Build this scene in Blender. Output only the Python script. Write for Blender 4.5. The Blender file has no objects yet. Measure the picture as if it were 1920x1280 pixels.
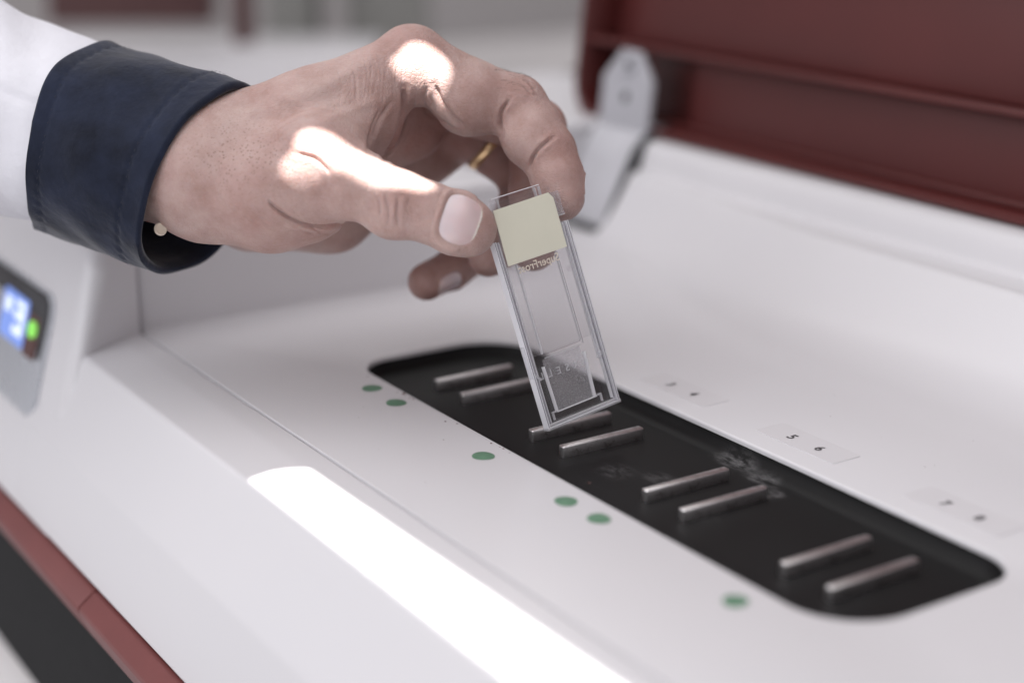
import bpy, bmesh, math, random
import numpy as np
from mathutils import Vector, Matrix

random.seed(4); np.random.seed(4)
SC = bpy.context.scene
COL = SC.collection

# ------------------------------------------------------------------ camera
# all building dimensions below are in millimetres; MM turns them into metres
MM = 0.001
PITCH, YAW = 0.3050, 0.5824
CAM = np.array([509.57, -300.58, 198.67])
FPX = 3050.0                                   # focal length in pixels of a 1920 px wide frame
FWD = np.array([-math.cos(YAW) * math.cos(PITCH), math.sin(YAW) * math.cos(PITCH), -math.sin(PITCH)])
RGT = np.array([math.sin(YAW), math.cos(YAW), 0.0])
UPV = np.cross(RGT, FWD)
cam_d = bpy.data.cameras.new('camera')
cam_o = bpy.data.objects.new('camera', cam_d)
COL.objects.link(cam_o)
m = Matrix(((RGT[0], UPV[0], -FWD[0], CAM[0] * MM), (RGT[1], UPV[1], -FWD[1], CAM[1] * MM),
            (RGT[2], UPV[2], -FWD[2], CAM[2] * MM), (0, 0, 0, 1)))
cam_o.matrix_world = m
cam_d.sensor_width = 36.0
cam_d.lens = FPX / 1920 * 36.0
cam_d.clip_start = 0.02
cam_d.clip_end = 50
cam_d.dof.use_dof = True
cam_d.dof.focus_distance = 0.557
cam_d.dof.aperture_fstop = 3.4
cam_d.dof.aperture_blades = 9
SC.camera = cam_o

def cs(px, py, d):
    """point in camera space (mm): right, up, distance"""
    return np.array([(px - 960) / FPX * d, (640 - py) / FPX * d, d])


def c2w(p):
    p = np.asarray(p, float)
    return CAM + p[..., 0:1] * RGT + p[..., 1:2] * UPV + p[..., 2:3] * FWD if p.ndim > 1 else \
        CAM + p[0] * RGT + p[1] * UPV + p[2] * FWD


def W(px, py, d):
    return c2w(cs(px, py, d))


def on_plane(px, py, axis, val):
    r = c2w(cs(px, py, 1.0)) - CAM
    t = (val - CAM[axis]) / r[axis]
    return CAM + t * r


# ------------------------------------------------------------------ light of the laboratory
SC.view_settings.view_transform = 'Standard'
SC.view_settings.look = 'None'
SC.view_settings.exposure = 0.0
SC.view_settings.gamma = 1.0
SC.view_settings.use_curve_mapping = False
SC.cycles.use_denoising = True
SC.cycles.max_bounces = 14
SC.cycles.transmission_bounces = 12
SC.cycles.transparent_max_bounces = 24
SC.cycles.caustics_reflective = False
SC.cycles.sample_clamp_indirect = 6.0
w = bpy.data.worlds.new('World'); SC.world = w
w.use_nodes = True
w.node_tree.nodes['Background'].inputs[0].default_value = (0.83, 0.805, 0.835, 1)
w.node_tree.nodes['Background'].inputs[1].default_value = 0.73


def area_light(name, loc, target, size, power, color):
    l = bpy.data.lights.new(name, 'AREA')
    l.shape = 'RECTANGLE'; l.size, l.size_y = size
    l.energy = power; l.color = color
    o = bpy.data.objects.new(name, l); COL.objects.link(o)
    o.location = Vector(loc)
    o.rotation_euler = (Vector(target) - Vector(loc)).to_track_quat('-Z', 'Y').to_euler()
    return o


area_light('ceiling_light', (0.05, -0.35, 1.8), (0.0, 0.0, 0.0), (2.6, 2.0), 23.0, (1.0, 0.97, 0.97))
area_light('window_light', (-0.25, -1.7, 0.8), (0.0, 0.0, 0.0), (1.7, 1.1), 15.0, (0.97, 0.97, 1.0))
area_light('rear_ceiling_light', (-1.3, 1.0, 1.7), (-0.9, 0.6, -0.1), (1.0, 1.0), 5.0, (1.0, 0.97, 0.94))


def beam_light(name, loc, target, power, size, ellipses, strips):
    """added spot lamp for the sun patches: its beam is masked to their outlines"""
    L = np.array(loc, float); f = np.array(target, float) - L; f /= np.linalg.norm(f)
    r = np.cross(f, (0, 0, 1.0)); r /= np.linalg.norm(r); u = np.cross(r, f)

    def uv(p):
        q = np.asarray(p, float) - L
        return np.array([q @ r, q @ u]) / (q @ f)
    l = bpy.data.lights.new(name, 'SPOT'); l.energy = power; l.shadow_soft_size = size * MM
    l.spot_size = math.radians(24); l.spot_blend = 0.0; l.color = (1.0, 0.97, 0.93)
    o = bpy.data.objects.new(name, l); COL.objects.link(o)
    o.location = Vector(L * MM); o.rotation_euler = Vector(f).to_track_quat('-Z', 'Y').to_euler()
    l.use_nodes = True
    nt = l.node_tree; em = nt.nodes['Emission']

    def nd(t, **k):
        n = nt.nodes.new(t)
        for a_, v_ in k.items():
            setattr(n, a_, v_)
        return n

    def mth(op, a_, b_):
        n = nd('ShaderNodeMath', operation=op)
        for i_, x in enumerate((a_, b_)):
            if isinstance(x, (int, float)):
                n.inputs[i_].default_value = float(x)
            else:
                nt.links.new(x, n.inputs[i_])
        return n.outputs[0]
    ge = nd('ShaderNodeNewGeometry')

    def dot(v):
        n = nd('ShaderNodeVectorMath', operation='DOT_PRODUCT'); n.inputs[1].default_value = tuple(float(x) for x in v)
        nt.links.new(ge.outputs['Incoming'], n.inputs[0]); return n.outputs['Value']
    df = dot(f); U = mth('DIVIDE', dot(r), df); Vv = mth('DIVIDE', dot(u), df)

    def lin(a_, b_, c_):
        return mth('ADD', mth('ADD', mth('MULTIPLY', U, a_), mth('MULTIPLY', Vv, b_)), c_)

    def soft(x, w_):
        n = nd('ShaderNodeMapRange'); n.interpolation_type = 'SMOOTHSTEP'
        n.inputs['From Min'].default_value = 0.0; n.inputs['From Max'].default_value = w_
        nt.links.new(x, n.inputs['Value']); return n.outputs[0]
    acc = None
    for cen, ax, bx in ellipses:
        c0 = uv(cen); A = np.stack([uv(ax) - c0, uv(bx) - c0], 1); I = np.linalg.inv(A); o0 = -I @ c0
        x = lin(I[0, 0], I[0, 1], o0[0]); y = lin(I[1, 0], I[1, 1], o0[1])
        rr_ = mth('SQRT', mth('ADD', mth('MULTIPLY', x, x), mth('MULTIPLY', y, y)), 0.0)
        s_ = soft(mth('SUBTRACT', 1.0, rr_), 0.10)
        acc = s_ if acc is None else mth('MAXIMUM', acc, s_)
    for poly in strips:                                   # convex outline, any winding
        q = np.array([uv(p) for p in poly]); cc = q.mean(0); s_ = None
        for i_ in range(len(q)):
            e = q[(i_ + 1) % len(q)] - q[i_]; n_ = np.array([-e[1], e[0]]); n_ /= np.linalg.norm(n_)
            if n_ @ (cc - q[i_]) < 0:
                n_ = -n_
            h = soft(lin(n_[0], n_[1], -float(n_ @ q[i_])), 0.0004)
            s_ = h if s_ is None else mth('MINIMUM', s_, h)
        acc = s_ if acc is None else mth('MAXIMUM', acc, s_)
    nt.links.new(acc, em.inputs['Strength'])
    return o


def ell(c, a, b, d):
    return (W(*c, d), W(*a, d), W(*b, d))


_t = W(700, 330, 545)  # unseen spot added here, masked to throw sun patches on hand and lip
beam_light('sun_patch_spot', _t + 1500 * (0.90 * np.array([0, 0, 1.0]) - 0.42 * FWD - 0.12 * RGT), _t, 1050.0, 2.5,
           [ell((628, 290), (708, 310), (618, 249), 533), ell((722, 328), (815, 352), (712, 368), 533),
            ell((568, 311), (614, 320), (566, 293), 533), ell((797, 119), (842, 121), (798, 80), 563), ell((765, 134), (790, 128), (769, 152), 563)],
           [[on_plane(575, 878, 2, -0.2), on_plane(540, 879.5, 2, -0.8), on_plane(507, 885, 2, -1.5), on_plane(471, 898, 2, -2.4), (460, -103.6, -2.4), (460, -85.3, -0.2)]])


# ------------------------------------------------------------------ helpers
def link(name, mesh, mat=None, parent=None, smooth=True, **props):
    o = bpy.data.objects.new(name, mesh); COL.objects.link(o)
    if mat is not None and not mesh.materials:
        mesh.materials.append(mat)
    if parent is not None:
        o.parent = parent
    if smooth:
        mesh.polygons.foreach_set('use_smooth', [True] * len(mesh.polygons))
    for k, v in props.items():
        o[k] = v
    return o


def mesh_from(verts, faces, name='m'):
    me = bpy.data.meshes.new(name)
    me.from_pydata([tuple(float(c) * MM for c in v) for v in verts], [], faces)
    me.validate(); me.update()
    return me


def bm_mesh(bm, name='m', scale=True):
    if scale:
        bmesh.ops.scale(bm, vec=(MM, MM, MM), verts=bm.verts)
    bmesh.ops.recalc_face_normals(bm, faces=bm.faces)
    me = bpy.data.meshes.new(name); bm.to_mesh(me); bm.free()
    return me


def auto_smooth(o, ang=35):
    """sharp edges by angle, smooth otherwise"""
    me = o.data
    bm = bmesh.new(); bm.from_mesh(me)
    for e in bm.edges:
        if len(e.link_faces) == 2 and e.calc_face_angle(0) > math.radians(ang):
            e.smooth = False
    for f in bm.faces:
        f.smooth = True
    bm.to_mesh(me); bm.free()
    return o


def empty(name, loc, **props):
    o = bpy.data.objects.new(name, None); COL.objects.link(o)
    o.empty_display_size = 0.02
    o.location = Vector(tuple(float(c) * MM for c in loc))
    for k, v in props.items():
        o[k] = v
    return o


def keep(o, parent):
    """parent while geometry stays in world coordinates"""
    o.parent = parent
    o.matrix_parent_inverse = Matrix.Translation(parent.location).inverted() if parent.type == 'EMPTY' else Matrix.Identity(4)
    return o


def part(name, mesh, mat, parent, ang=35, **props):
    o = link(name, mesh, mat, None, False, **props)
    auto_smooth(o, ang)
    if parent is not None:
        keep(o, parent)
    return o


def box_bm(lo, hi, bev=0.0, seg=2):
    bm = bmesh.new()
    bmesh.ops.create_cube(bm, size=1.0)
    lo = np.array(lo, float); hi = np.array(hi, float)
    for v in bm.verts:
        v.co = Vector(lo + (np.array(v.co) + 0.5) * (hi - lo))
    if bev > 0:
        bmesh.ops.bevel(bm, geom=list(bm.edges), offset=bev, segments=seg, profile=0.5, affect='EDGES')
    return bm


def box(lo, hi, bev=0.0, seg=2):
    return bm_mesh(box_bm(lo, hi, bev, seg))


def rrect(x0, x1, y0, y1, r, n=8):
    """rounded rectangle loop, counter clockwise; r may be 4 radii (x0y0, x1y0, x1y1, x0y1)"""
    if not hasattr(r, '__len__'):
        r = (r,) * 4
    pts = []
    for (cx, cy, rr, a0) in ((x0 + r[0], y0 + r[0], r[0], 180), (x1 - r[1], y0 + r[1], r[1], 270),
                             (x1 - r[2], y1 - r[2], r[2], 0), (x0 + r[3], y1 - r[3], r[3], 90)):
        for i in range(n + 1):
            a = math.radians(a0 + 90 * i / n)
            pts.append((cx + rr * math.cos(a), cy + rr * math.sin(a)))
    return pts


def extrude_x(profile, x0, x1, closed=True, steps=1):
    """profile of (y, z) swept along x"""
    n = len(profile); V = []; Fc = []
    for s in range(steps + 1):
        x = x0 + (x1 - x0) * s / steps
        V += [(x, y, z) for y, z in profile]
    m_ = n if closed else n - 1
    for s in range(steps):
        for i in range(m_):
            j = (i + 1) % n
            Fc.append((s * n + i, s * n + j, (s + 1) * n + j, (s + 1) * n + i))
    if closed:
        Fc.append(tuple(range(n))[::-1]); Fc.append(tuple(range(steps * n, steps * n + n)))
    return V, Fc


def fillet(pts, radii, n=6):
    """round the corners of an open polyline of 2-d points"""
    out = [pts[0]]
    for i in range(1, len(pts) - 1):
        p = np.array(pts[i], float); a = np.array(pts[i - 1], float) - p; b = np.array(pts[i + 1], float) - p
        la, lb = np.linalg.norm(a), np.linalg.norm(b)
        r = min(radii[i], 0.48 * la, 0.48 * lb)
        if r <= 0:
            out.append(tuple(p)); continue
        A = p + a / la * r; B = p + b / lb * r
        for k in range(n + 1):
            t = k / n
            out.append(tuple((1 - t) ** 2 * A + 2 * t * (1 - t) * p + t * t * B))
    out.append(pts[-1])
    return out


def loft(loops, close_loop=True, cap0=False, cap1=False):
    n = len(loops[0]); V = [p for l in loops for p in l]; Fc = []
    for s in range(len(loops) - 1):
        for i in range(n if close_loop else n - 1):
            j = (i + 1) % n
            Fc.append((s * n + i, s * n + j, (s + 1) * n + j, (s + 1) * n + i))
    if cap0:
        Fc.append(tuple(range(n))[::-1])
    if cap1:
        Fc.append(tuple(range((len(loops) - 1) * n, len(loops) * n)))
    return V, Fc


def tube(points, r, seg=10, name='tube'):
    P = [np.array(p, float) for p in points]
    rs = r if hasattr(r, '__len__') else [r] * len(P)
    loops = []; up = np.array([0.1, 0.2, 1.0])
    for i, p in enumerate(P):
        t = P[min(i + 1, len(P) - 1)] - P[max(i - 1, 0)]; t /= np.linalg.norm(t)
        a = np.cross(up, t); a /= np.linalg.norm(a); b = np.cross(t, a); up = b
        loops.append([tuple(p + rs[i] * (math.cos(2 * math.pi * k / seg) * a + math.sin(2 * math.pi * k / seg) * b)) for k in range(seg)])
    return mesh_from(*loft(loops, True, True, True), name)


# ------------------------------------------------------------------ materials
def mat_new(name):
    mt = bpy.data.materials.new(name); mt.use_nodes = True
    nt = mt.node_tree
    return mt, nt, nt.nodes['Principled BSDF']


def N(nt, typ, **kw):
    n = nt.nodes.new(typ)
    for k, v in kw.items():
        setattr(n, k, v)
    return n


def noise(nt, scale, detail=3, rough=0.55, coord='Object'):
    tc = N(nt, 'ShaderNodeTexCoord'); nz = N(nt, 'ShaderNodeTexNoise')
    nz.inputs['Scale'].default_value = scale; nz.inputs['Detail'].default_value = detail
    nz.inputs['Roughness'].default_value = rough
    nt.links.new(tc.outputs[coord], nz.inputs['Vector'])
    return nz


def ramp(nt, src, stops):
    r = N(nt, 'ShaderNodeValToRGB')
    e = r.color_ramp.elements
    while len(e) < len(stops):
        e.new(0.5)
    for i, (p, c) in enumerate(stops):
        e[i].position = p; e[i].color = c if len(c) == 4 else (*c, 1)
    nt.links.new(src, r.inputs[0])
    return r


def bump(nt, src, strength, dist, bsdf, prev=None):
    b = N(nt, 'ShaderNodeBump')
    b.inputs['Strength'].default_value = strength; b.inputs['Distance'].default_value = dist * MM
    nt.links.new(src, b.inputs['Height'])
    if prev is not None:
        nt.links.new(prev.outputs[0], b.inputs['Normal'])
    nt.links.new(b.outputs[0], bsdf.inputs['Normal'])
    return b


def plain(name, color, rough=0.5, metallic=0.0, var=0.06, vscale=60, bscale=900, bstr=0.12, bdist=0.05, spec=0.5, coat=0.0):
    mt, nt, b = mat_new(name)
    nz = noise(nt, vscale, 4)
    lo = tuple(max(0, c * (1 - var)) for c in color); hi = tuple(min(1, c * (1 + var)) for c in color)
    r = ramp(nt, nz.outputs['Fac'], [(0.3, lo), (0.7, hi)])
    nt.links.new(r.outputs[0], b.inputs['Base Color'])
    rr = N(nt, 'ShaderNodeMapRange')
    rr.inputs['To Min'].default_value = max(0.02, rough - 0.06); rr.inputs['To Max'].default_value = min(1, rough + 0.06)
    nz3 = noise(nt, vscale * 3, 5); nt.links.new(nz3.outputs['Fac'], rr.inputs['Value'])
    nt.links.new(rr.outputs[0], b.inputs['Roughness'])
    b.inputs['Metallic'].default_value = metallic
    b.inputs['Specular IOR Level'].default_value = spec
    b.inputs['Coat Weight'].default_value = coat
    if bstr > 0:
        n2 = noise(nt, bscale, 2); bump(nt, n2.outputs['Fac'], bstr, bdist, b)
    return mt


M = {}
M['white'], _nt, _b = mat_new('white_plastic')
_nz = noise(_nt, 7, 3)
_r = ramp(_nt, _nz.outputs['Fac'], [(0.3, (0.640, 0.633, 0.655)), (0.7, (0.655, 0.645, 0.665))])
_nt.links.new(_r.outputs[0], _b.inputs['Base Color'])
_b.inputs['Roughness'].default_value = 0.27
M['red'] = plain('dark_red_plastic', (0.080, 0.0130, 0.0120), 0.42, var=0.08, vscale=14, bscale=1800, bstr=0.15, bdist=0.04)
M['trim_red'] = plain('brick_red_trim', (0.160, 0.045, 0.043), 0.48, var=0.10, vscale=30, bscale=1800, bstr=0.2, bdist=0.05)
M['grey_metal'] = plain('painted_steel', (0.40, 0.40, 0.43), 0.42, var=0.04, vscale=40)
M['dark_gap'] = plain('dark_rubber_seal', (0.03, 0.03, 0.032), 0.7)
M['steel_dark'] = plain('screw_steel', (0.30, 0.30, 0.30), 0.35, metallic=1.0)
M['green'] = plain('green_dot_paper', (0.105, 0.210, 0.135), 0.7, var=0.12, vscale=300)
M['ink'] = plain('printed_ink', (0.06, 0.055, 0.06), 0.6)
M['gold'] = plain('gold', (0.72, 0.50, 0.29), 0.28, metallic=1.0, var=0.02, bstr=0.0)
M['silver'] = plain('silver_panel', (0.50, 0.52, 0.56), 0.28, metallic=0.55, var=0.03, vscale=20)
M['black_gloss'] = plain('black_glass', (0.018, 0.019, 0.024), 0.16, bstr=0.0)
M['brown'] = plain('brown_led_window', (0.085, 0.028, 0.024), 0.25, bstr=0.0)
M['bench'] = plain('pale_bench', (0.62, 0.60, 0.60), 0.5, var=0.04, vscale=6)
M['mat'] = plain('black_painted_shade', (0.016, 0.016, 0.017), 0.8, spec=0.2)  # black put in as the shade under the instrument
M['wall'] = plain('beige_wall', (0.33, 0.315, 0.315), 0.8, var=0.03, vscale=2)
M['grey_obj'] = plain('grey_cabinet', (0.20, 0.20, 0.19), 0.6)
M['cable'] = plain('grey_cable', (0.22, 0.21, 0.21), 0.5)
M['button'] = plain('pale_button', (0.62, 0.54, 0.45), 0.35, bstr=0.0)


def emit(name, color, strength):
    mt, nt, b = mat_new(name)
    b.inputs['Base Color'].default_value = (*[c * 0.3 for c in color], 1)
    b.inputs['Emission Color'].default_value = (*color, 1)
    b.inputs['Emission Strength'].default_value = strength
    return mt


M['screen_blue'] = emit('blue_lit_screen', (0.20, 0.32, 0.80), 0.85)
M['screen_digit'] = emit('white_lit_digits', (0.75, 0.83, 1.0), 1.05)
M['led_green'] = emit('green_status_led', (0.28, 0.80, 0.12), 0.9)


def black_tray_mat():
    mt, nt, b = mat_new('black_tray_plastic')
    b.inputs['Roughness'].default_value = 0.50
    b.inputs['Specular IOR Level'].default_value = 0.22
    tc = N(nt, 'ShaderNodeTexCoord')
    nz = N(nt, 'ShaderNodeTexNoise'); nz.inputs['Scale'].default_value = 420; nz.inputs['Detail'].default_value = 6
    nz.inputs['Roughness'].default_value = 0.7
    mp = N(nt, 'ShaderNodeMapping'); mp.inputs['Scale'].default_value = (0.45, 1.0, 1.0)
    nt.links.new(tc.outputs['Object'], mp.inputs[0]); nt.links.new(mp.outputs[0], nz.inputs['Vector'])

    def blob(c, rx, ry, power=1.0):
        """soft elliptical stain at c (mm, world)"""
        g = N(nt, 'ShaderNodeMapping'); g.vector_type = 'POINT'
        g.inputs['Location'].default_value = (-c[0] / rx, -c[1] / ry, 0)
        g.inputs['Scale'].default_value = (1 / (rx * MM), 1 / (ry * MM), 0)
        nt.links.new(tc.outputs['Object'], g.inputs[0])
        ln = N(nt, 'ShaderNodeVectorMath', operation='LENGTH'); nt.links.new(g.outputs[0], ln.inputs[0])
        mr = N(nt, 'ShaderNodeMapRange'); mr.interpolation_type = 'SMOOTHSTEP'
        mr.inputs['From Min'].default_value = 1.0; mr.inputs['From Max'].default_value = 0.1
        mr.inputs['To Max'].default_value = power
        nt.links.new(ln.outputs['Value'], mr.inputs['Value'])
        return mr.outputs[0]
    acc = None
    for c, rx, ry, pw in (((121, 46), 14, 6, 1.0), ((137, 44), 11, 6, 1.0), ((148, 38), 6, 7, 0.9), ((105, 8), 10, 9, 0.35), ((118, 16), 9, 7, 0.45),
                          ((20, 42), 30, 9, 0.16), ((-10, 10), 12, 10, 0.15), ((150, 8), 8, 6, 0.25)):
        s = blob(c, rx, ry, pw)
        if acc is None:
            acc = s
        else:
            mx = N(nt, 'ShaderNodeMath', operation='MAXIMUM'); nt.links.new(acc, mx.inputs[0]); nt.links.new(s, mx.inputs[1]); acc = mx.outputs[0]
    r = N(nt, 'ShaderNodeMapRange'); r.inputs['From Min'].default_value = 0.42; r.inputs['From Max'].default_value = 0.72
    nt.links.new(nz.outputs['Fac'], r.inputs['Value'])
    mu = N(nt, 'ShaderNodeMath', operation='MULTIPLY'); nt.links.new(acc, mu.inputs[0]); nt.links.new(r.outputs[0], mu.inputs[1])
    mixc = N(nt, 'ShaderNodeMix', data_type='RGBA')
    nt.links.new(mu.outputs[0], mixc.inputs['Factor'])
    mixc.inputs[6].default_value = (0.0055, 0.0054, 0.0058, 1); mixc.inputs[7].default_value = (0.19, 0.185, 0.19, 1)
    nt.links.new(mixc.outputs[2], b.inputs['Base Color'])
    n2 = noise(nt, 1500, 2); bump(nt, n2.outputs['Fac'], 0.2, 0.04, b)
    return mt


M['tray'] = black_tray_mat()


def steel_mat():
    mt, nt, b = mat_new('brushed_steel')
    b.inputs['Metallic'].default_value = 1.0
    tc = N(nt, 'ShaderNodeTexCoord'); mp = N(nt, 'ShaderNodeMapping'); mp.inputs['Scale'].default_value = (1.0, 0.08, 1.0)
    nz = N(nt, 'ShaderNodeTexNoise'); nz.inputs['Scale'].default_value = 2600; nz.inputs['Detail'].default_value = 4
    nt.links.new(tc.outputs['Object'], mp.inputs[0]); nt.links.new(mp.outputs[0], nz.inputs['Vector'])
    n2 = noise(nt, 260, 5, 0.7)
    r = ramp(nt, n2.outputs['Fac'], [(0.32, (0.40, 0.37, 0.37)), (0.44, (0.74, 0.72, 0.72)), (0.8, (0.84, 0.82, 0.82))])
    nt.links.new(r.outputs[0], b.inputs['Base Color'])
    mr = N(nt, 'ShaderNodeMapRange'); mr.inputs['To Min'].default_value = 0.22; mr.inputs['To Max'].default_value = 0.42
    nt.links.new(nz.outputs['Fac'], mr.inputs['Value']); nt.links.new(mr.outputs[0], b.inputs['Roughness'])
    bump(nt, nz.outputs['Fac'], 0.25, 0.04, b)
    return mt


M['steel'] = steel_mat()


def clear_mat(name, rough=0.0, tint=(0.97, 0.97, 0.985)):
    mt, nt, b = mat_new(name)
    b.inputs['Base Color'].default_value = (*tint, 1)
    b.inputs['Transmission Weight'].default_value = 1.0
    b.inputs['Roughness'].default_value = rough
    b.inputs['IOR'].default_value = 1.47
    return mt


def thin_clear_mat(name, tint=(0.95, 0.95, 0.96), haze=0.05, grain=0.0):
    """a thin clear sheet: straight transmission, mirror by Fresnel, a little milky scatter"""
    mt, nt, b = mat_new(name)
    nt.nodes.remove(b)
    out = nt.nodes['Material Output']
    tr = N(nt, 'ShaderNodeBsdfTransparent'); tr.inputs[0].default_value = (*tint, 1)
    gl = N(nt, 'ShaderNodeBsdfGlossy'); gl.inputs['Roughness'].default_value = 0.05
    d1 = N(nt, 'ShaderNodeBsdfDiffuse'); d1.inputs[0].default_value = (0.93, 0.93, 0.96, 1)
    d2 = N(nt, 'ShaderNodeBsdfTranslucent'); d2.inputs[0].default_value = (0.95, 0.95, 0.97, 1)
    df = N(nt, 'ShaderNodeMixShader'); df.inputs[0].default_value = 0.5
    nt.links.new(d1.outputs[0], df.inputs[1]); nt.links.new(d2.outputs[0], df.inputs[2])
    lw = N(nt, 'ShaderNodeLayerWeight'); lw.inputs[0].default_value = 0.5
    pw = N(nt, 'ShaderNodeMath', operation='POWER'); pw.inputs[1].default_value = 5.0; nt.links.new(lw.outputs['Facing'], pw.inputs[0])
    fr = N(nt, 'ShaderNodeMath', operation='MULTIPLY_ADD'); fr.inputs[1].default_value = 0.9; fr.inputs[2].default_value = 0.04
    nt.links.new(pw.outputs[0], fr.inputs[0])
    m1 = N(nt, 'ShaderNodeMixShader'); m2 = N(nt, 'ShaderNodeMixShader')
    m1.inputs[0].default_value = haze
    if grain > 0:
        nz = noise(nt, 1700, 3, 0.8)
        mr = N(nt, 'ShaderNodeMapRange'); mr.inputs['From Min'].default_value = 0.45; mr.inputs['From Max'].default_value = 0.78
        mr.inputs['To Min'].default_value = haze; mr.inputs['To Max'].default_value = haze + grain
        nt.links.new(nz.outputs['Fac'], mr.inputs['Value']); nt.links.new(mr.outputs[0], m1.inputs[0])
    nt.links.new(tr.outputs[0], m1.inputs[1]); nt.links.new(df.outputs[0], m1.inputs[2])
    nt.links.new(fr.outputs[0], m2.inputs[0]); nt.links.new(m1.outputs[0], m2.inputs[1]); nt.links.new(gl.outputs[0], m2.inputs[2])
    nt.links.new(m2.outputs[0], out.inputs[0])
    return mt


M['clear'] = clear_mat('clear_acrylic')
M['clear_edge'] = thin_clear_mat('clear_acrylic_edge', (0.97, 0.97, 0.985), 0.46)
M['clear_soft'] = thin_clear_mat('clear_acrylic_soft', (0.97, 0.97, 0.985), 0.26)
M['clear_sheet'] = thin_clear_mat('clear_acrylic_sheet', (0.985, 0.982, 0.988), 0.03)
M['glass_slide'] = thin_clear_mat('slide_glass', (0.985, 0.985, 0.988), 0.03)
M['frosted'] = thin_clear_mat('matt_moulded_acrylic', (0.96, 0.96, 0.97), 0.16, 0.22)
M['edge_glint'] = thin_clear_mat('painted_edge_highlight', (0.97, 0.97, 0.985), 0.92)  # milky white painted in as the highlight along clear edges
M['label'] = plain('pale_yellow_paper', (0.685, 0.675, 0.56), 0.62, var=0.02, vscale=90, bscale=2500, bstr=0.2, bdist=0.03)
M['cream_ink'] = plain('cream_print', (0.62, 0.55, 0.47), 0.6)
M['emboss'] = thin_clear_mat('raised_lettering', (0.95, 0.95, 0.96), 0.50)


def cloth_mat(name, color, scale=1500.0, var=0.1, sheen=0.15):
    mt, nt, b = mat_new(name)
    b.inputs['Roughness'].default_value = 0.85
    b.inputs['Specular IOR Level'].default_value = 0.15
    b.inputs['Sheen Weight'].default_value = sheen
    b.inputs['Sheen Roughness'].default_value = 0.4
    nz = noise(nt, 45, 5, 0.65)
    lo = tuple(c * (1 - var) for c in color); hi = tuple(min(1, c * (1 + var)) for c in color)
    r = ramp(nt, nz.outputs['Fac'], [(0.3, lo), (0.7, hi)])
    nt.links.new(r.outputs[0], b.inputs['Base Color'])
    tc = N(nt, 'ShaderNodeTexCoord')
    wv = []
    for d in ('X', 'Z'):
        wn = N(nt, 'ShaderNodeTexWave', bands_direction=d)
        wn.inputs['Scale'].default_value = scale; wn.inputs['Distortion'].default_value = 1.5
        nt.links.new(tc.outputs['Object'], wn.inputs['Vector']); wv.append(wn)
    ad = N(nt, 'ShaderNodeMath', operation='ADD'); nt.links.new(wv[0].outputs['Fac'], ad.inputs[0]); nt.links.new(wv[1].outputs['Fac'], ad.inputs[1])
    b1 = bump(nt, ad.outputs[0], 0.25, 0.06, b)
    n2 = noise(nt, 150, 5, 0.6); bump(nt, n2.outputs['Fac'], 0.5, 1.0, b, b1)
    return mt


M['navy'] = cloth_mat('navy_cotton', (0.014, 0.0185, 0.036), var=0.5, sheen=0.25)
M['coat'] = cloth_mat('white_coat_cotton', (0.70, 0.70, 0.75), var=0.03, sheen=0.05)


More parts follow.
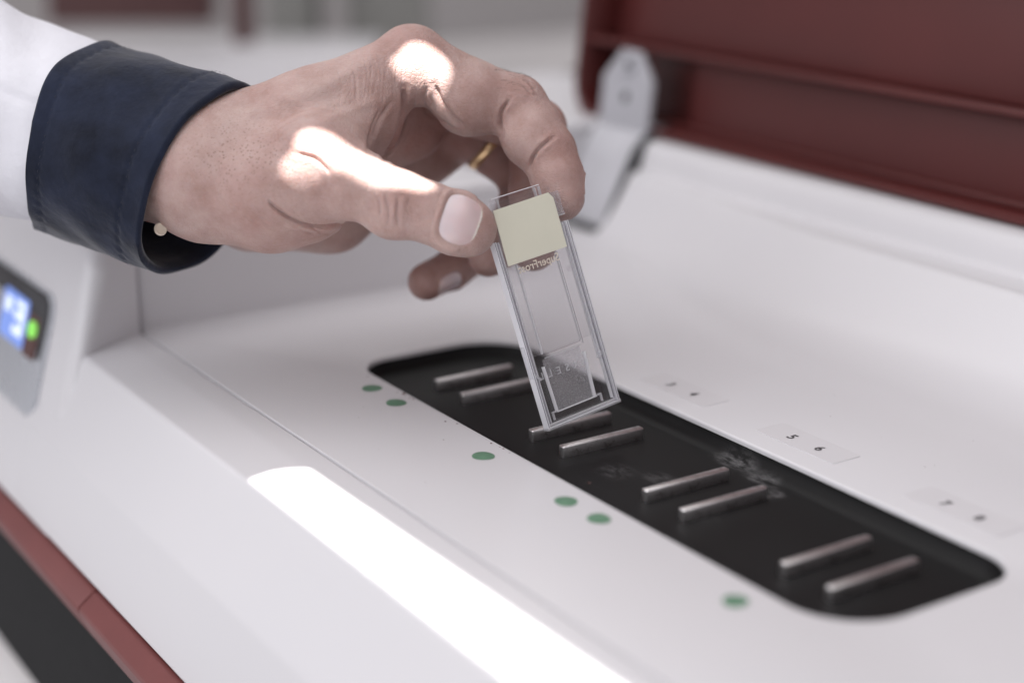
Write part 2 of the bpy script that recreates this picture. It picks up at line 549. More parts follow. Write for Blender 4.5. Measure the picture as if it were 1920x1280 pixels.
def skin_mat():
    mt, nt, b = mat_new('skin')
    tc = N(nt, 'ShaderNodeTexCoord')
    at = N(nt, 'ShaderNodeAttribute'); at.attribute_name = 'redness_shade'
    nz = noise(nt, 110, 5, 0.6)
    n5 = noise(nt, 900, 4, 0.7)
    ad5 = N(nt, 'ShaderNodeMath', operation='MULTIPLY_ADD'); ad5.inputs[1].default_value = 0.35; nt.links.new(n5.outputs['Fac'], ad5.inputs[0])
    sb5 = N(nt, 'ShaderNodeMath', operation='SUBTRACT'); sb5.inputs[1].default_value = 0.175; nt.links.new(nz.outputs['Fac'], sb5.inputs[0]); nt.links.new(sb5.outputs[0], ad5.inputs[2])
    base = ramp(nt, ad5.outputs[0], [(0.30, (0.385, 0.255, 0.225)), (0.55, (0.455, 0.325, 0.298)), (0.78, (0.50, 0.375, 0.345))])
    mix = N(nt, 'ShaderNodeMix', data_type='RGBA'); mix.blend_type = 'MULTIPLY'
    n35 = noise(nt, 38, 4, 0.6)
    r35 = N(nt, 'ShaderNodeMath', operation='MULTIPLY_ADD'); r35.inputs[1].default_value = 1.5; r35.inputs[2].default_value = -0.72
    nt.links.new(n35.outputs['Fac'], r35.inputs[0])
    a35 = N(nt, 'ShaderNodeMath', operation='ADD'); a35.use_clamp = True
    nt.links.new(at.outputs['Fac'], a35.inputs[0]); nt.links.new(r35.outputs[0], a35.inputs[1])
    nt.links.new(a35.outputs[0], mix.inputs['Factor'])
    nt.links.new(base.outputs[0], mix.inputs[6]); mix.inputs[7].default_value = (0.72, 0.54, 0.52, 1)  # reddens the skin and paints shade into palm and curled fingers
    # hair follicles: small dark dots on the back of the wrist
    at2 = N(nt, 'ShaderNodeAttribute'); at2.attribute_name = 'follicle'
    vo = N(nt, 'ShaderNodeTexVoronoi'); vo.inputs['Scale'].default_value = 760
    nt.links.new(tc.outputs['Object'], vo.inputs['Vector'])
    dot = N(nt, 'ShaderNodeMapRange'); dot.inputs['From Min'].default_value = 0.34; dot.inputs['From Max'].default_value = 0.16
    nt.links.new(vo.outputs['Distance'], dot.inputs['Value'])
    mu = N(nt, 'ShaderNodeMath', operation='MULTIPLY'); nt.links.new(dot.outputs[0], mu.inputs[0]); nt.links.new(at2.outputs['Fac'], mu.inputs[1])
    mix2 = N(nt, 'ShaderNodeMix', data_type='RGBA')
    nt.links.new(mu.outputs[0], mix2.inputs['Factor']); nt.links.new(mix.outputs[2], mix2.inputs[6]); mix2.inputs[7].default_value = (0.28, 0.18, 0.155, 1)
    nt.links.new(mix2.outputs[2], b.inputs['Base Color'])
    b.inputs['Roughness'].default_value = 0.50
    b.inputs['Specular IOR Level'].default_value = 0.38
    b.inputs['Subsurface Weight'].default_value = 0.35
    b.inputs['Subsurface Radius'].default_value = (1.0, 0.42, 0.26)
    b.inputs['Subsurface Scale'].default_value = 0.0022
    # fine crossing skin lines, then pores
    v2 = N(nt, 'ShaderNodeTexVoronoi'); v2.feature = 'DISTANCE_TO_EDGE'; v2.inputs['Scale'].default_value = 900
    mp = N(nt, 'ShaderNodeMapping'); mp.inputs['Scale'].default_value = (0.55, 0.55, 1.0)
    mp.inputs['Rotation'].default_value = (0.2, 0.3, 0.5)
    nt.links.new(tc.outputs['Object'], mp.inputs[0]); nt.links.new(mp.outputs[0], v2.inputs['Vector'])
    cl = N(nt, 'ShaderNodeMapRange'); cl.inputs['From Max'].default_value = 0.12
    nt.links.new(v2.outputs['Distance'], cl.inputs['Value'])
    b1 = bump(nt, cl.outputs[0], 0.55, 0.16, b)
    n2 = noise(nt, 800, 5, 0.7); b2 = bump(nt, n2.outputs['Fac'], 0.6, 0.34, b, b1)
    v3 = N(nt, 'ShaderNodeTexVoronoi'); v3.inputs['Scale'].default_value = 1100
    nt.links.new(tc.outputs['Object'], v3.inputs['Vector'])
    b3 = bump(nt, v3.outputs['Distance'], 0.4, 0.12, b, b2)
    return mt


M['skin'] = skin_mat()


def nail_mat():
    mt, nt, b = mat_new('fingernail')
    at = N(nt, 'ShaderNodeAttribute'); at.attribute_name = 'along'
    r = ramp(nt, at.outputs['Fac'], [(0.0, (0.66, 0.58, 0.60)), (0.22, (0.60, 0.50, 0.515)), (0.5, (0.58, 0.45, 0.455)), (0.90, (0.56, 0.43, 0.43)), (0.935, (0.76, 0.72, 0.66)), (1.0, (0.78, 0.74, 0.68))])
    nt.links.new(r.outputs[0], b.inputs['Base Color'])
    b.inputs['Roughness'].default_value = 0.33
    b.inputs['Subsurface Weight'].default_value = 0.2
    b.inputs['Subsurface Scale'].default_value = 0.001
    b.inputs['Coat Weight'].default_value = 0.15
    n2 = noise(nt, 500, 3); bump(nt, n2.outputs['Fac'], 0.15, 0.1, b)
    return mt


M['nail'] = nail_mat()

# ================================================================== THE SETTING
BZ = -103.0                                         # bench top
V_, F_ = loft([[(p[0], p[1], z) for p in rrect(-1700 + i, 900 - i, -100 + i, 1600 - i, 4, 3)] for z, i in ((BZ - 30, 0), (BZ - 1.5, 0), (BZ, 1.5))], True, True, True)
part('bench_top', mesh_from(V_, F_), M['bench'], None, kind='structure')
wx = on_plane(600, 100, 2, BZ)[0]
part('wall_back', box((wx - 60, -900, BZ - 200), (wx, 2600, 1400)), M['wall'], None, kind='structure')

# bench front below the instrument: black panel painted as the shade there, then the rounded top of a pale drawer front
part('bench_shade_panel', box((-1690, -118, -174), (890, -100.5, BZ - 0.4)), M['mat'], None, kind='structure')
V_, F_ = extrude_x(fillet([(-30, -174.5), (-112, -174.5), (-124, -184), (-132, -230), (-132, -420), (-30, -420)], [0, 8, 18, 30, 3, 0], 6), -1690, 890)
part('drawer_front', mesh_from(V_, F_), M['bench'], None, kind='structure')

# ================================================================== THE INSTRUMENT
ST = empty('slide_station', (120, 40, BZ), label='white laboratory slide station with open dark red lid and black slide tray', category='instrument')
XL, XR = -115.0, 430.0
TX0, TX1, TY0, TY1 = -28.0, 241.0, -20.5, 50.5
TR = (15, 22, 15, 24)


def deck_mesh():
    bm = bmesh.new()
    ys0, ys1 = -74.0, 122.0
    outer = [(XL, ys0), (XR, ys0), (XR, ys1), (XL, ys1)]
    hole = rrect(TX0, TX1, TY0, TY1, TR, 12)

    def ring(pts, z):
        vs = [bm.verts.new((x, y, z)) for x, y in pts]
        es = [bm.edges.new((vs[i], vs[(i + 1) % len(vs)])) for i in range(len(vs))]
        return vs, es
    vo, eo = ring(outer, 0.0)
    e = 0.8
    h0 = [(p[0], p[1]) for p in rrect(TX0 - e, TX1 + e, TY0 - e, TY1 + e, tuple(r + e for r in TR), 12)]
    vh, eh = ring(h0, 0.0)
    bmesh.ops.triangle_fill(bm, use_beauty=True, edges=eo + eh)
    # rolled rim of the opening
    prev = vh
    for k in range(1, 4):
        a = k / 3 * math.pi / 2
        off = e * (1 - math.sin(a)); z = -e * (1 - math.cos(a))
        pts = rrect(TX0 - off, TX1 + off, TY0 - off, TY1 + off, tuple(r + off for r in TR), 12)
        vs = [bm.verts.new((x, y, z)) for x, y in pts]
        for i in range(len(vs)):
            j = (i + 1) % len(vs)
            bm.faces.new((prev[i], prev[j], vs[j], vs[i]))
        prev = vs
    vs = [bm.verts.new((v.co.x, v.co.y, -2.2)) for v in prev]
    for i in range(len(vs)):
        j = (i + 1) % len(vs)
        bm.faces.new((prev[i], prev[j], vs[j], vs[i]))
    # front edge rolls down into the seam
    a = [bm.verts.new((x, ys0, 0)) for x in (XL, XR)]; b = [bm.verts.new((x, ys0 - 0.25, -0.35)) for x in (XL, XR)]; c = [bm.verts.new((x, ys0 - 0.25, -6)) for x in (XL, XR)]
    bm.faces.new((a[0], a[1], b[1], b[0])); bm.faces.new((b[0], b[1], c[1], c[0]))
    # cove to the rear ledge, the ledge and the rise behind it; the cove steepens towards the hinge
    def sm(x, a_, b_):
        t = min(1.0, max(0.0, (x - a_) / (b_ - a_)))
        return t * t * (3 - 2 * t)
    xs = list(np.linspace(-146, 60, 34)) + list(np.linspace(80, XR, 8))
    cols = []
    for x in xs:
        k = sm(x, -150, 40)
        y0 = 180 + (126 - 180) * k; ye = 204.5 + (188.5 - 204.5) * sm(x, -140, 30)
        pr = [(122.0, 0.0), (0.5 * (122 + y0), 0.0)]
        for t in np.linspace(0, 0.97, 12):
            pr.append((y0 + (ye - y0) * t, 30.0 * t ** (1.5 + 0.6 * k)))
        pr += [(ye + 0.3, 29.6), (ye + 1.3, 30.1)]
        yb = max(ye + 4.5, 206.0)
        pr += [(0.5 * (ye + yb) + 0.5, 30.2), (yb, 30.3), (yb + 0.8, 31.0), (yb + 1.6, 33.2), (yb + 3.4, 39.0), (yb + 5.2, 43.0), (yb + 8, 44.9), (yb + 14, 45.6), (262, 46)]
        cols.append([bm.verts.new((x, y, z)) for y, z in pr])
    for i in range(len(xs) - 1):
        for j in range(len(cols[0]) - 1):
            bm.faces.new((cols[i][j], cols[i + 1][j], cols[i + 1][j + 1], cols[i][j + 1]))
    q = [bm.verts.new(v) for v in ((-200, 118, -0.02), (-115.2, 118, -0.02), (-115.2, 122, -0.02), (-146, 122, -0.02), (-146, 190, -0.02), (-200, 190, -0.02))]
    bm.faces.new(q)
    q = [bm.verts.new(v) for v in ((-146, 122, -0.02), (-115.0, 122, -0.02), (-115.0, 124, -0.02), (-146, 124, -0.02))]
    bm.faces.new(q)
    bmesh.ops.remove_doubles(bm, verts=bm.verts, dist=1e-4)
    return bm_mesh(bm)


deck = part('deck_panel', deck_mesh(), M['white'], ST, 40)

# front lip, swept along x
lip = fillet([(-75.3, -6), (-75.3, 0), (-85, -0.2), (-103.5, -2.4), (-111.0, -19.5), (-119.3, -36.8), (-127.6, -70.6), (-118, -72)], [0, 0.5, 1.6, 1.6, 9, 1.6, 1.0, 0], 7)
V_, F_ = extrude_x(lip, -135, XR, False, 12)
part('front_lip', mesh_from(V_, F_), M['white'], ST, 60)


def housing(x0, x1, prof, bevx, n=7, flare=0.0, back=None):
    """closed (y, z) profile swept in x with a rounded +x end"""
    P = np.array(prof, float); cen = P.mean(0)
    # inward offset of the outline by d (shrink along vertex normals)
    def off(d):
        nx = np.roll(P, -1, 0) - P; pv = P - np.roll(P, 1, 0)
        def nrm(v): return np.stack([v[:, 1], -v[:, 0]], 1) / np.maximum(np.linalg.norm(v, axis=1, keepdims=True), 1e-9)
        nn = nrm(nx) + nrm(pv); nn /= np.maximum(np.linalg.norm(nn, axis=1, keepdims=True), 1e-9)
        q = P - nn * d
        return q
    area = 0.5 * np.sum(P[:, 0] * np.roll(P[:, 1], -1) - np.roll(P[:, 0], -1) * P[:, 1])
    sgn = 1 if area > 0 else -1
    loops = [[(x0, y, z) for y, z in P]]
    for k in range(n + 1):
        a = k / n * math.pi / 2
        d = bevx * (1 - math.cos(a)); x = x1 - bevx + bevx * math.sin(a)
        q = off(sgn * d)
        if back is not None:
            k_ = (P[:, 0] > back) | (P[:, 1] < -50)
            q[k_] = P[k_]
        loops.append([(x + flare * max(0.0, -75 - y), y, z) for y, z in q])
    q = off(sgn * (bevx + 0.8))
    if back is not None:
        k_ = (P[:, 0] > back) | (P[:, 1] < -50)
        q[k_] = P[k_] + np.array([0.0, 0.1])
    loops.append([(x1 + flare * max(0.0, -75 - y), y, z) for y, z in q])
    return mesh_from(*loft(loops, True, True, True))


hp = fillet([(-75.5, -73), (-127.6, -70.6), (-95.0, 41), (-75.5, 42)], [0, 0.3, 13, 0], 9)
part('control_housing', housing(-345, -112.0, hp, 10.0, flare=0.42, back=-76), M['white'], ST, 40)
wp = fillet([(-74.7, -64), (-74.7, 42), (60, 43), (112, 43), (124, 30), (124, -64)], [0, 1, 30, 10, 8, 0], 5)
part('end_housing', housing(-345, XL, wp, 4.0, back=None), M['white'], ST, 40)
wp = fillet([(115, -64), (115, 42.5), (160, 46), (215, 50), (262, 52), (330, 50), (345, -64)], [0, 1, 20, 20, 20, 20, 0], 5)
part('rear_housing', housing(-345, -193, wp, 4.0), M['white'], ST, 40)
# body below the deck, so nothing is hollow
part('lower_body', box((-345, -116, BZ + 12), (XR, 330, -69.5), 2), M['dark_gap'], ST)
for x in (-320, 400):
    for y in (-90, 300):
        V_, F_ = loft([[(x + r * math.cos(a), y + r * math.sin(a), z) for a in np.linspace(0, 2 * math.pi, 20, endpoint=False)] for r, z in ((11, BZ), (12, BZ + 4), (12, BZ + 12))], True, True, True)
        part('foot', mesh_from(V_, F_), M['dark_gap'], ST)

# red base trim in two lengths
tp = [(-118, -72.2), (-129.0, -71.5), (-134.5, -76.0), (-135.1, -77.7), (-131.5, -87.5), (-118, -89)]
joint_x = on_plane(160, 1125, 1, -132)[0]
for x0, x1 in ((-345, joint_x - 0.45), (joint_x + 0.45, XR)):
    bm = bmesh.new()
    V_, F_ = extrude_x(tp, x0, x1)
    vs = [bm.verts.new(v) for v in V_]
    for f in F_:
        bm.faces.new([vs[i] for i in f])
    bmesh.ops.bevel(bm, geom=list(bm.edges), offset=0.5, segments=2, profile=0.5, affect='EDGES')
    part('base_trim', bm_mesh(bm), M['trim_red'], ST)

# black tray with its eight steel ribs
loops = []
for ins, z in ((0.25, -1.7), (0.3, -2.4), (1.0, -4.6), (2.0, -5.8), (3.6, -6.6), (6.0, -6.9)):
    loops.append([(x, y, z) for x, y in rrect(TX0 + ins, TX1 - ins, TY0 + ins, TY1 - ins, tuple(max(3, r - ins) for r in TR), 12)])
V_, F_ = loft(loops, True, False, True)
tray = part('tray', mesh_from(V_, F_), M['tray'], ST, 50, label='black recessed slide tray with scuffed rear wall')
rib_me = None
for k in range(8):
    x = (k // 2) * 65.0 + (k % 2) * 18.76
    if rib_me is None:
        rib_me = box((-1.5, 0, -5.0), (1.5, 34.6, 0), 0.5, 3)
    r = link('rib', rib_me, M['steel'], None, False)
    if k == 0:
        auto_smooth(r, 60)
    r.location = Vector((x * MM, 0, -2.8 * MM))
    keep(r, ST); r.parent = tray; r.matrix_parent_inverse = Matrix.Translation(ST.location).inverted() @ Matrix.Identity(4)
    r.matrix_parent_inverse = Matrix.Identity(4)

# green sticker dots
for k, (x, y) in enumerate(((2.4, -29.1), (21.3, -29.4), (83.1, -31.2), (129.6, -30.3), (145.9, -29.6), (210.5, -31.4))):
    rr = random.Random(k)
    ph = [rr.uniform(0, 6.28) for _ in range(3)]
    loops = []
    for rad, z in ((3.75, 0.06), (3.75, 0.16), (3.6, 0.20)):
        l = []
        for i in range(28):
            a = 2 * math.pi * i / 28
            q = rad * (1 + 0.035 * math.sin(2 * a + ph[0]) + 0.03 * math.sin(3 * a + ph[1]) + (0.05 * max(0, math.cos(a - ph[2])) ** 6))
            l.append((x + q * math.cos(a), y + q * math.sin(a) * 0.97, z))
        loops.append(l)
    part('green_dot', mesh_from(*loft(loops, True, True, True)), M['green'], ST)


def text_mesh(txt, size, extrude=0.0, mirror=False, bold=0.0):
    cu = bpy.data.curves.new('t', 'FONT'); cu.body = txt; cu.size = size; cu.extrude = extrude; cu.offset = bold
    cu.align_x = 'CENTER'; cu.align_y = 'CENTER'; cu.resolution_u = 3
    o = bpy.data.objects.new('t', cu); COL.objects.link(o)
    bpy.context.view_layer.update()
    me = bpy.data.meshes.new_from_object(o.evaluated_get(bpy.context.evaluated_depsgraph_get()))
    bpy.data.objects.remove(o); bpy.data.curves.remove(cu)
    if mirror:
        for v in me.vertices:
            v.co.x = -v.co.x
        me.flip_normals()
    me.materials.clear()
    return me


# numbers printed on clear tape behind the tray
M['tape'], _nt, _b = mat_new('clear_tape')
_b.inputs['Base Color'].default_value = (0.655, 0.645, 0.666, 1); _b.inputs['Roughness'].default_value = 0.27
for cx, a, b_, dx in ((67.4, '3', '4', 13.2), (133.5, '5', '6', 13.3), (202.4, '7', '8', 13.5)):
    lp = rrect(cx - 19, cx + 19, 60.5, 73.5, 1.0, 2)
    tp_ = part('number_tape', mesh_from(*loft([[(x, y, 0.04) for x, y in lp], [(x, y, 0.22) for x, y in lp]], True, True, True)), M['tape'], ST,
               label='clear tape with the numbers %s and %s' % (a, b_))
    for s, ch in ((-1, a), (1, b_)):
        me = text_mesh(ch, 5.8, 0.0, False, 0.10)
        for v in me.vertices:
            v.co = Vector(((cx + s * dx / 2 + v.co.x) * MM, (66.3 + v.co.y) * MM, 0.36 * MM))
        o = link('digit', me, M['ink'], None, False); keep(o, ST); o.parent = tp_; o.matrix_parent_inverse = Matrix.Identity(4)

# dirt specks along the tray's front edge
bm = bmesh.new()
rr = random.Random(11)
spots = [(760, 742), (757, 738), (768, 746), (775, 748), (745, 735), (835, 790), (857, 794), (921, 831), (937, 838), (944, 841), (955, 849), (1105, 905), (690, 705)]
spots += [(rr.uniform(560, 1850), rr.uniform(560, 1230)) for _ in range(60)]
for k_, (px, py) in enumerate(spots):
    p = on_plane(px, py, 2, 0.0)
    if k_ >= 13 and ((TX0 - 3 < p[0] < TX1 + 3 and TY0 - 3 < p[1] < TY1 + 3) or not (-72 < p[1] < 118 and -110 < p[0] < 320)):
        continue
    s = rr.uniform(0.22, 0.55) * (1.0 if k_ < 13 else 0.42) * (1.9 if (px, py) == (757, 738) else 1)
    vs = []
    nv = 6
    for i in range(nv):
        a = 2 * math.pi * i / nv
        vs.append(bm.verts.new((p[0] + s * rr.uniform(.6, 1.3) * math.cos(a), p[1] + s * rr.uniform(.6, 1.3) * math.sin(a), 0.05)))
    top = bm.verts.new((p[0], p[1], 0.05 + s * 0.5))
    for i in range(nv):
        bm.faces.new((vs[i], vs[(i + 1) % nv], top))
part('dirt_specks', bm_mesh(bm), M['brown'], ST, kind='stuff')

# ---- control panel on the sloping front
FA = np.array([0, -125.5, -62.0]); FB = np.array([0, -96.2, 37.0])
fdir = (FB - FA) / np.linalg.norm(FB - FA); fnor = np.array([0, -fdir[2], fdir[1]])


def front_pt(x, z, h):
    t = (z - FA[2]) / fdir[2]
    p = FA + fdir * t + fnor * h
    return (x, p[1], p[2])


def front_plate(name, loop, h0, h1, mat, parent, bev=0.4, **props):
    c = np.mean(loop, 0)
    sh = [(c[0] + (x - c[0]) * (1 - bev / 20), c[1] + (z - c[1]) * (1 - bev / 20)) for x, z in loop]
    V_, F_ = loft([[front_pt(x, z, h0) for x, z in loop], [front_pt(x, z, h1 - bev * 0.5) for x, z in loop], [front_pt(x, z, h1) for x, z in sh]], True, True, True)
    return part(name, mesh_from(V_, F_), mat, None, 30, **props)


cp = front_plate('control_panel', rrect(-250, -129.5, -36, 15, (10, 9, 9, 10), 8), -1, 0.9, M['silver'], ST, label='silver control panel with blue lit display and green light')
keep(cp, ST)


def sub(o, parent):
    keep(o, ST); o.parent = parent; o.matrix_parent_inverse = Matrix.Identity(4)
    return o


band = [(-249, 3.0), (-185, 4.5), (-160, 4.0), (-146, 1.0), (-139, -5), (-136.0, -12), (-134.4, -12), (-133.2, -2), (-133.2, 6), (-135, 11), (-140, 13.8), (-249, 13.8)]
sub(front_plate('black_band', band, 0.5, 1.5, M['black_gloss'], cp), cp)
sub(front_plate('led_window', rrect(-155, -140.0, -14, 3.5, 2.0, 4), 0.5, 1.7, M['brown'], cp), cp)
scr = sub(front_plate('screen', rrect(-189, -156, -13, 7, 1.5, 4), 0.5, 1.9, M['screen_blue'], cp, label='blue lit display'), cp)
for x0, x1, z0, z1 in ((-171, -159, -9, -5.5), (-171, -159, -2.5, 0.8), (-171, -159, 2.5, 5), (-162, -158.5, -9, 5), (-185, -177, -2, 4)):
    sub(front_plate('screen_glyph', rrect(x0, x1, z0, z1, 0.6, 2), 1.7, 2.2, M['screen_digit'], cp), cp)
led = [(-146.5 + 4.6 * math.cos(a), -2.2 + 3.4 * math.sin(a)) for a in np.linspace(0, 2 * math.pi, 24, endpoint=False)]
sub(front_plate('status_light', led, 1.2, 2.6, M['led_green'], cp, label='round green status light'), cp)

# ---- hinge arm and lid
AX0, AX1 = -191.5, -149.5
ap = fillet([(180, -3), (189.0, 0.6), (199, 21), (208, 39), (216, 48), (221, 50.5), (232, 50.5), (232, -3)], [0, 1.5, 10, 10, 8, 4, 0, 0], 6)
V_, F_ = extrude_x(ap, AX0, AX1)
M['hinge_grey'] = plain('pale_grey_plastic', (0.50, 0.50, 0.53), 0.4, bstr=0.0)
part('hinge_arm', mesh_from(V_, F_), M['hinge_grey'], ST, 40)
sp = fillet([(180, -3), (188.0, 0.2), (198.2, 21), (207.2, 39.2), (215.4, 48.4), (232, 50.8), (232, -3)], [0, 1.5, 10, 10, 8, 0, 0], 6)
V_, F_ = extrude_x([(y - 0.6, z + 0.3) for y, z in sp], AX1 + 0.3, AX1 + 3.2)
part('arm_seal', mesh_from(V_, F_), M['dark_gap'], ST)
V_, F_ = extrude_x([(183.5, 0.2), (184.5, 2.6), (188.0, 3.2), (188.5, 0.2)], AX0, AX1 + 3.2)
part('arm_foot_seal', mesh_from(V_, F_), M['dark_gap'], ST)

LY, LZ, LEAN = 222.5, 46.3, math.radians(7)
LX0, LX1 = -222.0, 460.0


def lid_pt(x, h, t):
    """h up along the lid, t out of it towards the deck"""
    return (x, LY + h * math.sin(LEAN) - t * math.cos(LEAN), LZ + h * math.cos(LEAN) + t * math.sin(LEAN))


def lid_box(x0, x1, h0, h1, t0, t1, bev=1.0, mat=None):
    bm = box_bm((x0, h0, t0), (x1, h1, t1), bev, 3)
    for v in bm.verts:
        v.co = Vector(lid_pt(*v.co))
    return bm_mesh(bm)


loop = rrect(LX0, LX1, 0, 330, (22, 6, 10, 10), 8)
loops = []
for t, ins in ((-34, 3), (-33, 1), (-31, 0), (2.0, 0), (3.0, 0.8)):
    loops.append([lid_pt(x, h, t) for x, h in rrect(LX0 + ins, LX1 - ins, 0 + ins, 330 - ins, (22, 6, 10, 10), 8)])
for t, ins in ((3.0, 3.2), (2.0, 4.0), (-20, 5.0)):
    loops.append([lid_pt(x, h, t) for x, h in rrect(LX0 + ins, LX1 - ins, 0 + ins, 330 - ins, (19, 4, 8, 8), 8)])
V_, F_ = loft(loops, True, True, True)
lid = part('lid', mesh_from(V_, F_), M['red'], ST, 40, label='open dark red lid with cross ribs')
for h in (42.0, 104.0, 166.0):
    o = part('cross_rib', lid_box(LX0 + 5, LX1 - 5, h, h + 3.4, -21, 1.2, 0.8), M['red'], None); sub(o, lid)
for x0, h0, h1 in ((-136.0, 4.9, 41.8), (-188.0, 45.6, 103.8), (-188.0, 107.6, 165.8)):
    o = part('inner_panel', lid_box(x0, LX1 - 5, h0, h1, -20.5, -10.5, 1.0), M['red'], None); sub(o, lid)
o = part('bottom_bead', lid_box(LX0 + 22, LX1 - 6, 4.5, 8.0, -21, -7.5, 1.2), M['red'], None); sub(o, lid)
# steel hinge bracket on the lid's inner side
bk = [(-191, 0), (-149.5, 0), (-149.5, 27), (-163, 42), (-177, 42), (-191, 27)]
loops = [[lid_pt(x, h, t) for x, h in bk] for t in (3.6, 6.0)]
bkc = np.mean(bk, 0)
loops.append([lid_pt(bkc[0] + (x - bkc[0]) * .985, bkc[1] + (h - bkc[1]) * .985, 6.4) for x, h in bk])
br = part('hinge_bracket', mesh_from(*loft(loops, True, True, True)), M['grey_metal'], None, 30, label='grey steel hinge bracket with a screw'); sub(br, lid)


def lid_disc(name, x, h, r, t0, t1, mat, parent):
    ring_ = [(x + r * math.cos(a), h + r * math.sin(a)) for a in np.linspace(0, 2 * math.pi, 20, endpoint=False)]
    ring2 = [(x + r * .85 * math.cos(a), h + r * .85 * math.sin(a)) for a in np.linspace(0, 2 * math.pi, 20, endpoint=False)]
    V_, F_ = loft([[lid_pt(a, b, t0) for a, b in ring_], [lid_pt(a, b, t1 - .3) for a, b in ring_], [lid_pt(a, b, t1) for a, b in ring2]], True, True, True)
    o = part(name, mesh_from(V_, F_), mat, None, 40); sub(o, parent)


lid_disc('screw_head', -170, 34.5, 5.0, 5.5, 8.6, M['grey_metal'], lid)
lid_disc('screw_recess', -168.2, 35.0, 2.4, 8.0, 8.9, M['dark_gap'], lid)
lid_disc('bolt_hole', -170, 17.5, 2.9, 5.5, 6.7, M['dark_gap'], lid)

# ================================================================== THE SLIDE HOLDER
HB = cs(1028, 803, 553); HR = cs(1162, 748, 569) - HB; HU = cs(925, 455, 545.6) - HB
flip = np.array([1, 1, -1.0])
HB, HR, HU = HB * flip, HR * flip, HU * flip         # camera space with z towards the viewer
HR = HR / np.linalg.norm(HR); HU = HU - HR * (HU @ HR); HU = HU / np.linalg.norm(HU); HN = np.cross(HR, HU)


def hp3(u, v, w_):
    q = HB + HR * u + HU * v + HN * w_
    return c2w(q * flip)


HO = empty('slide_holder', hp3(15.7, 0, -1.4), label='clear plastic slide holder with pale yellow label held between thumb and finger', category='slide holder')


def hpoly(loop, w0, w1, bev=0.15):
    c = np.mean(loop, 0)
    q = np.array(loop, float)
    e = np.maximum(np.abs(q - c), 1e-6)
    ins = c + (q - c) * (1 - np.minimum(bev / e, 0.3))
    loops = [ins, q, q, ins]
    ws = [w0, w0 + bev, w1 - bev, w1]
    V_, F_ = loft([[tuple(hp3(a, b, z)) for a, b in l] for l, z in zip(loops, ws)], True, True, True)
    return mesh_from(V_, F_)


def hbox(u0, u1, v0, v1, w0, w1, bev=0.15):
    return hpoly([(u0, v0), (u1, v0), (u1, v1), (u0, v1)], w0, w1, bev)


def holder_part(name, me, mat, **props):
    return part(name, me, mat, HO, 30, **props)


HW = 31.4
# back sheet of the holder (outline with shoulders and top tab)
sheet = [(1.2, 1.2), (HW - 1.2, 1.2), (HW - 1.0, 68), (HW - 1.0, 75.8), (25.0, 75.8), (24.4, 79.8), (4.4, 79.8), (4.4, 66), (1.2, 66)]
holder_part('back_sheet', hpoly(sheet, -2.7, -2.0, 0.12), M['clear_sheet'])
# stepped side rails; thin white strips are painted edge highlights
for s in (0, 1):
    f = (lambda u: u) if s == 0 else (lambda u: HW - u)
    def rail(u0, u1, v0, v1, w0, w1, b=0.18):
        a, b_ = sorted((f(u0), f(u1)))
        return hbox(a, b_, v0, v1, w0, w1, b)
    top = 65.6 if s == 0 else 65.2
    for nm, args, mt in (('side_rail', (0.22, 0.72, 0.0, top, -2.8, 0.1), 'clear_soft'), ('rail_glint', (0.0, 0.2, 0.0, top, -2.9, 0.2, 0.05), 'edge_glint'),
                         ('rail_glint', (0.74, 0.92, 0.3, top, -2.7, 0.2, 0.05), 'edge_glint'), ('rail_glint', (2.12, 2.26, 1.3, top - 0.3, -1.95, -0.25, 0.04), 'edge_glint'),
                         ('rail_step', (1.3, 2.1, 1.3, top - 0.2, -1.95, -0.3), 'clear_soft'),
                         ('rail_line', (1.02, 1.16, 1.3, top - 0.2, -1.95, -1.2, 0.03), 'clear'),
                         ('rail_lip', (2.5, 3.0, 17.0, top - 1.0, -1.95, -0.9), 'clear_edge')):
        holder_part(nm, rail(*args), M[mt])
    # break in the rail
    holder_part('rail_notch', rail(-0.25, 0.0, 17.5, 29.0, -2.4, -0.1, 0.08), M['clear_edge'])
    # chamfered catch
    c0 = [(f(1.2), 18.0), (f(2.3), 16.2), (f(3.3), 16.2), (f(3.3), 17.0), (f(2.6), 17.2), (f(1.8), 18.6)]
    if s == 1:
        c0 = c0[::-1]
    holder_part('catch', hpoly(c0, -1.9, -0.2, 0.1), M['clear_edge'])
# inner ribs: long pair beside the slide, short pair on the frosted foot
for u in (6.9, 23.6):
    holder_part('inner_rib', hbox(u - 0.2, u + 0.2, 24.4, 56.2, -1.95, -0.8, 0.08), M['edge_glint' if u < 10 else 'clear_edge'])
    if u > 10:
        holder_part('inner_rib_side', hbox(u + 0.5, u + 0.72, 23.0, 56.0, -1.95, -1.2, 0.05), M['clear'])
for u0, u1 in ((5.7, 6.1), (23.4, 22.5)):
    q = [(u0 - 0.35, 20.2), (u1 - 0.35, 4.2), (u1 + 0.35, 4.2), (u0 + 0.35, 20.2)]
    holder_part('foot_rib', hpoly(q, -1.95, -0.6, 0.1), M['edge_glint'])
holder_part('slide_stop', hbox(7.6, 23.2, 24.0, 24.5, -1.95, -1.0, 0.1), M['clear'])
holder_part('stop_line', hbox(7.6, 23.2, 22.6, 22.9, -1.95, -1.5, 0.06), M['clear_edge'])
# frosted foot
holder_part('frosted_foot', hbox(6.4, 22.6, 4.4, 22.4, -1.9, -1.6, 0.06), M['frosted'])
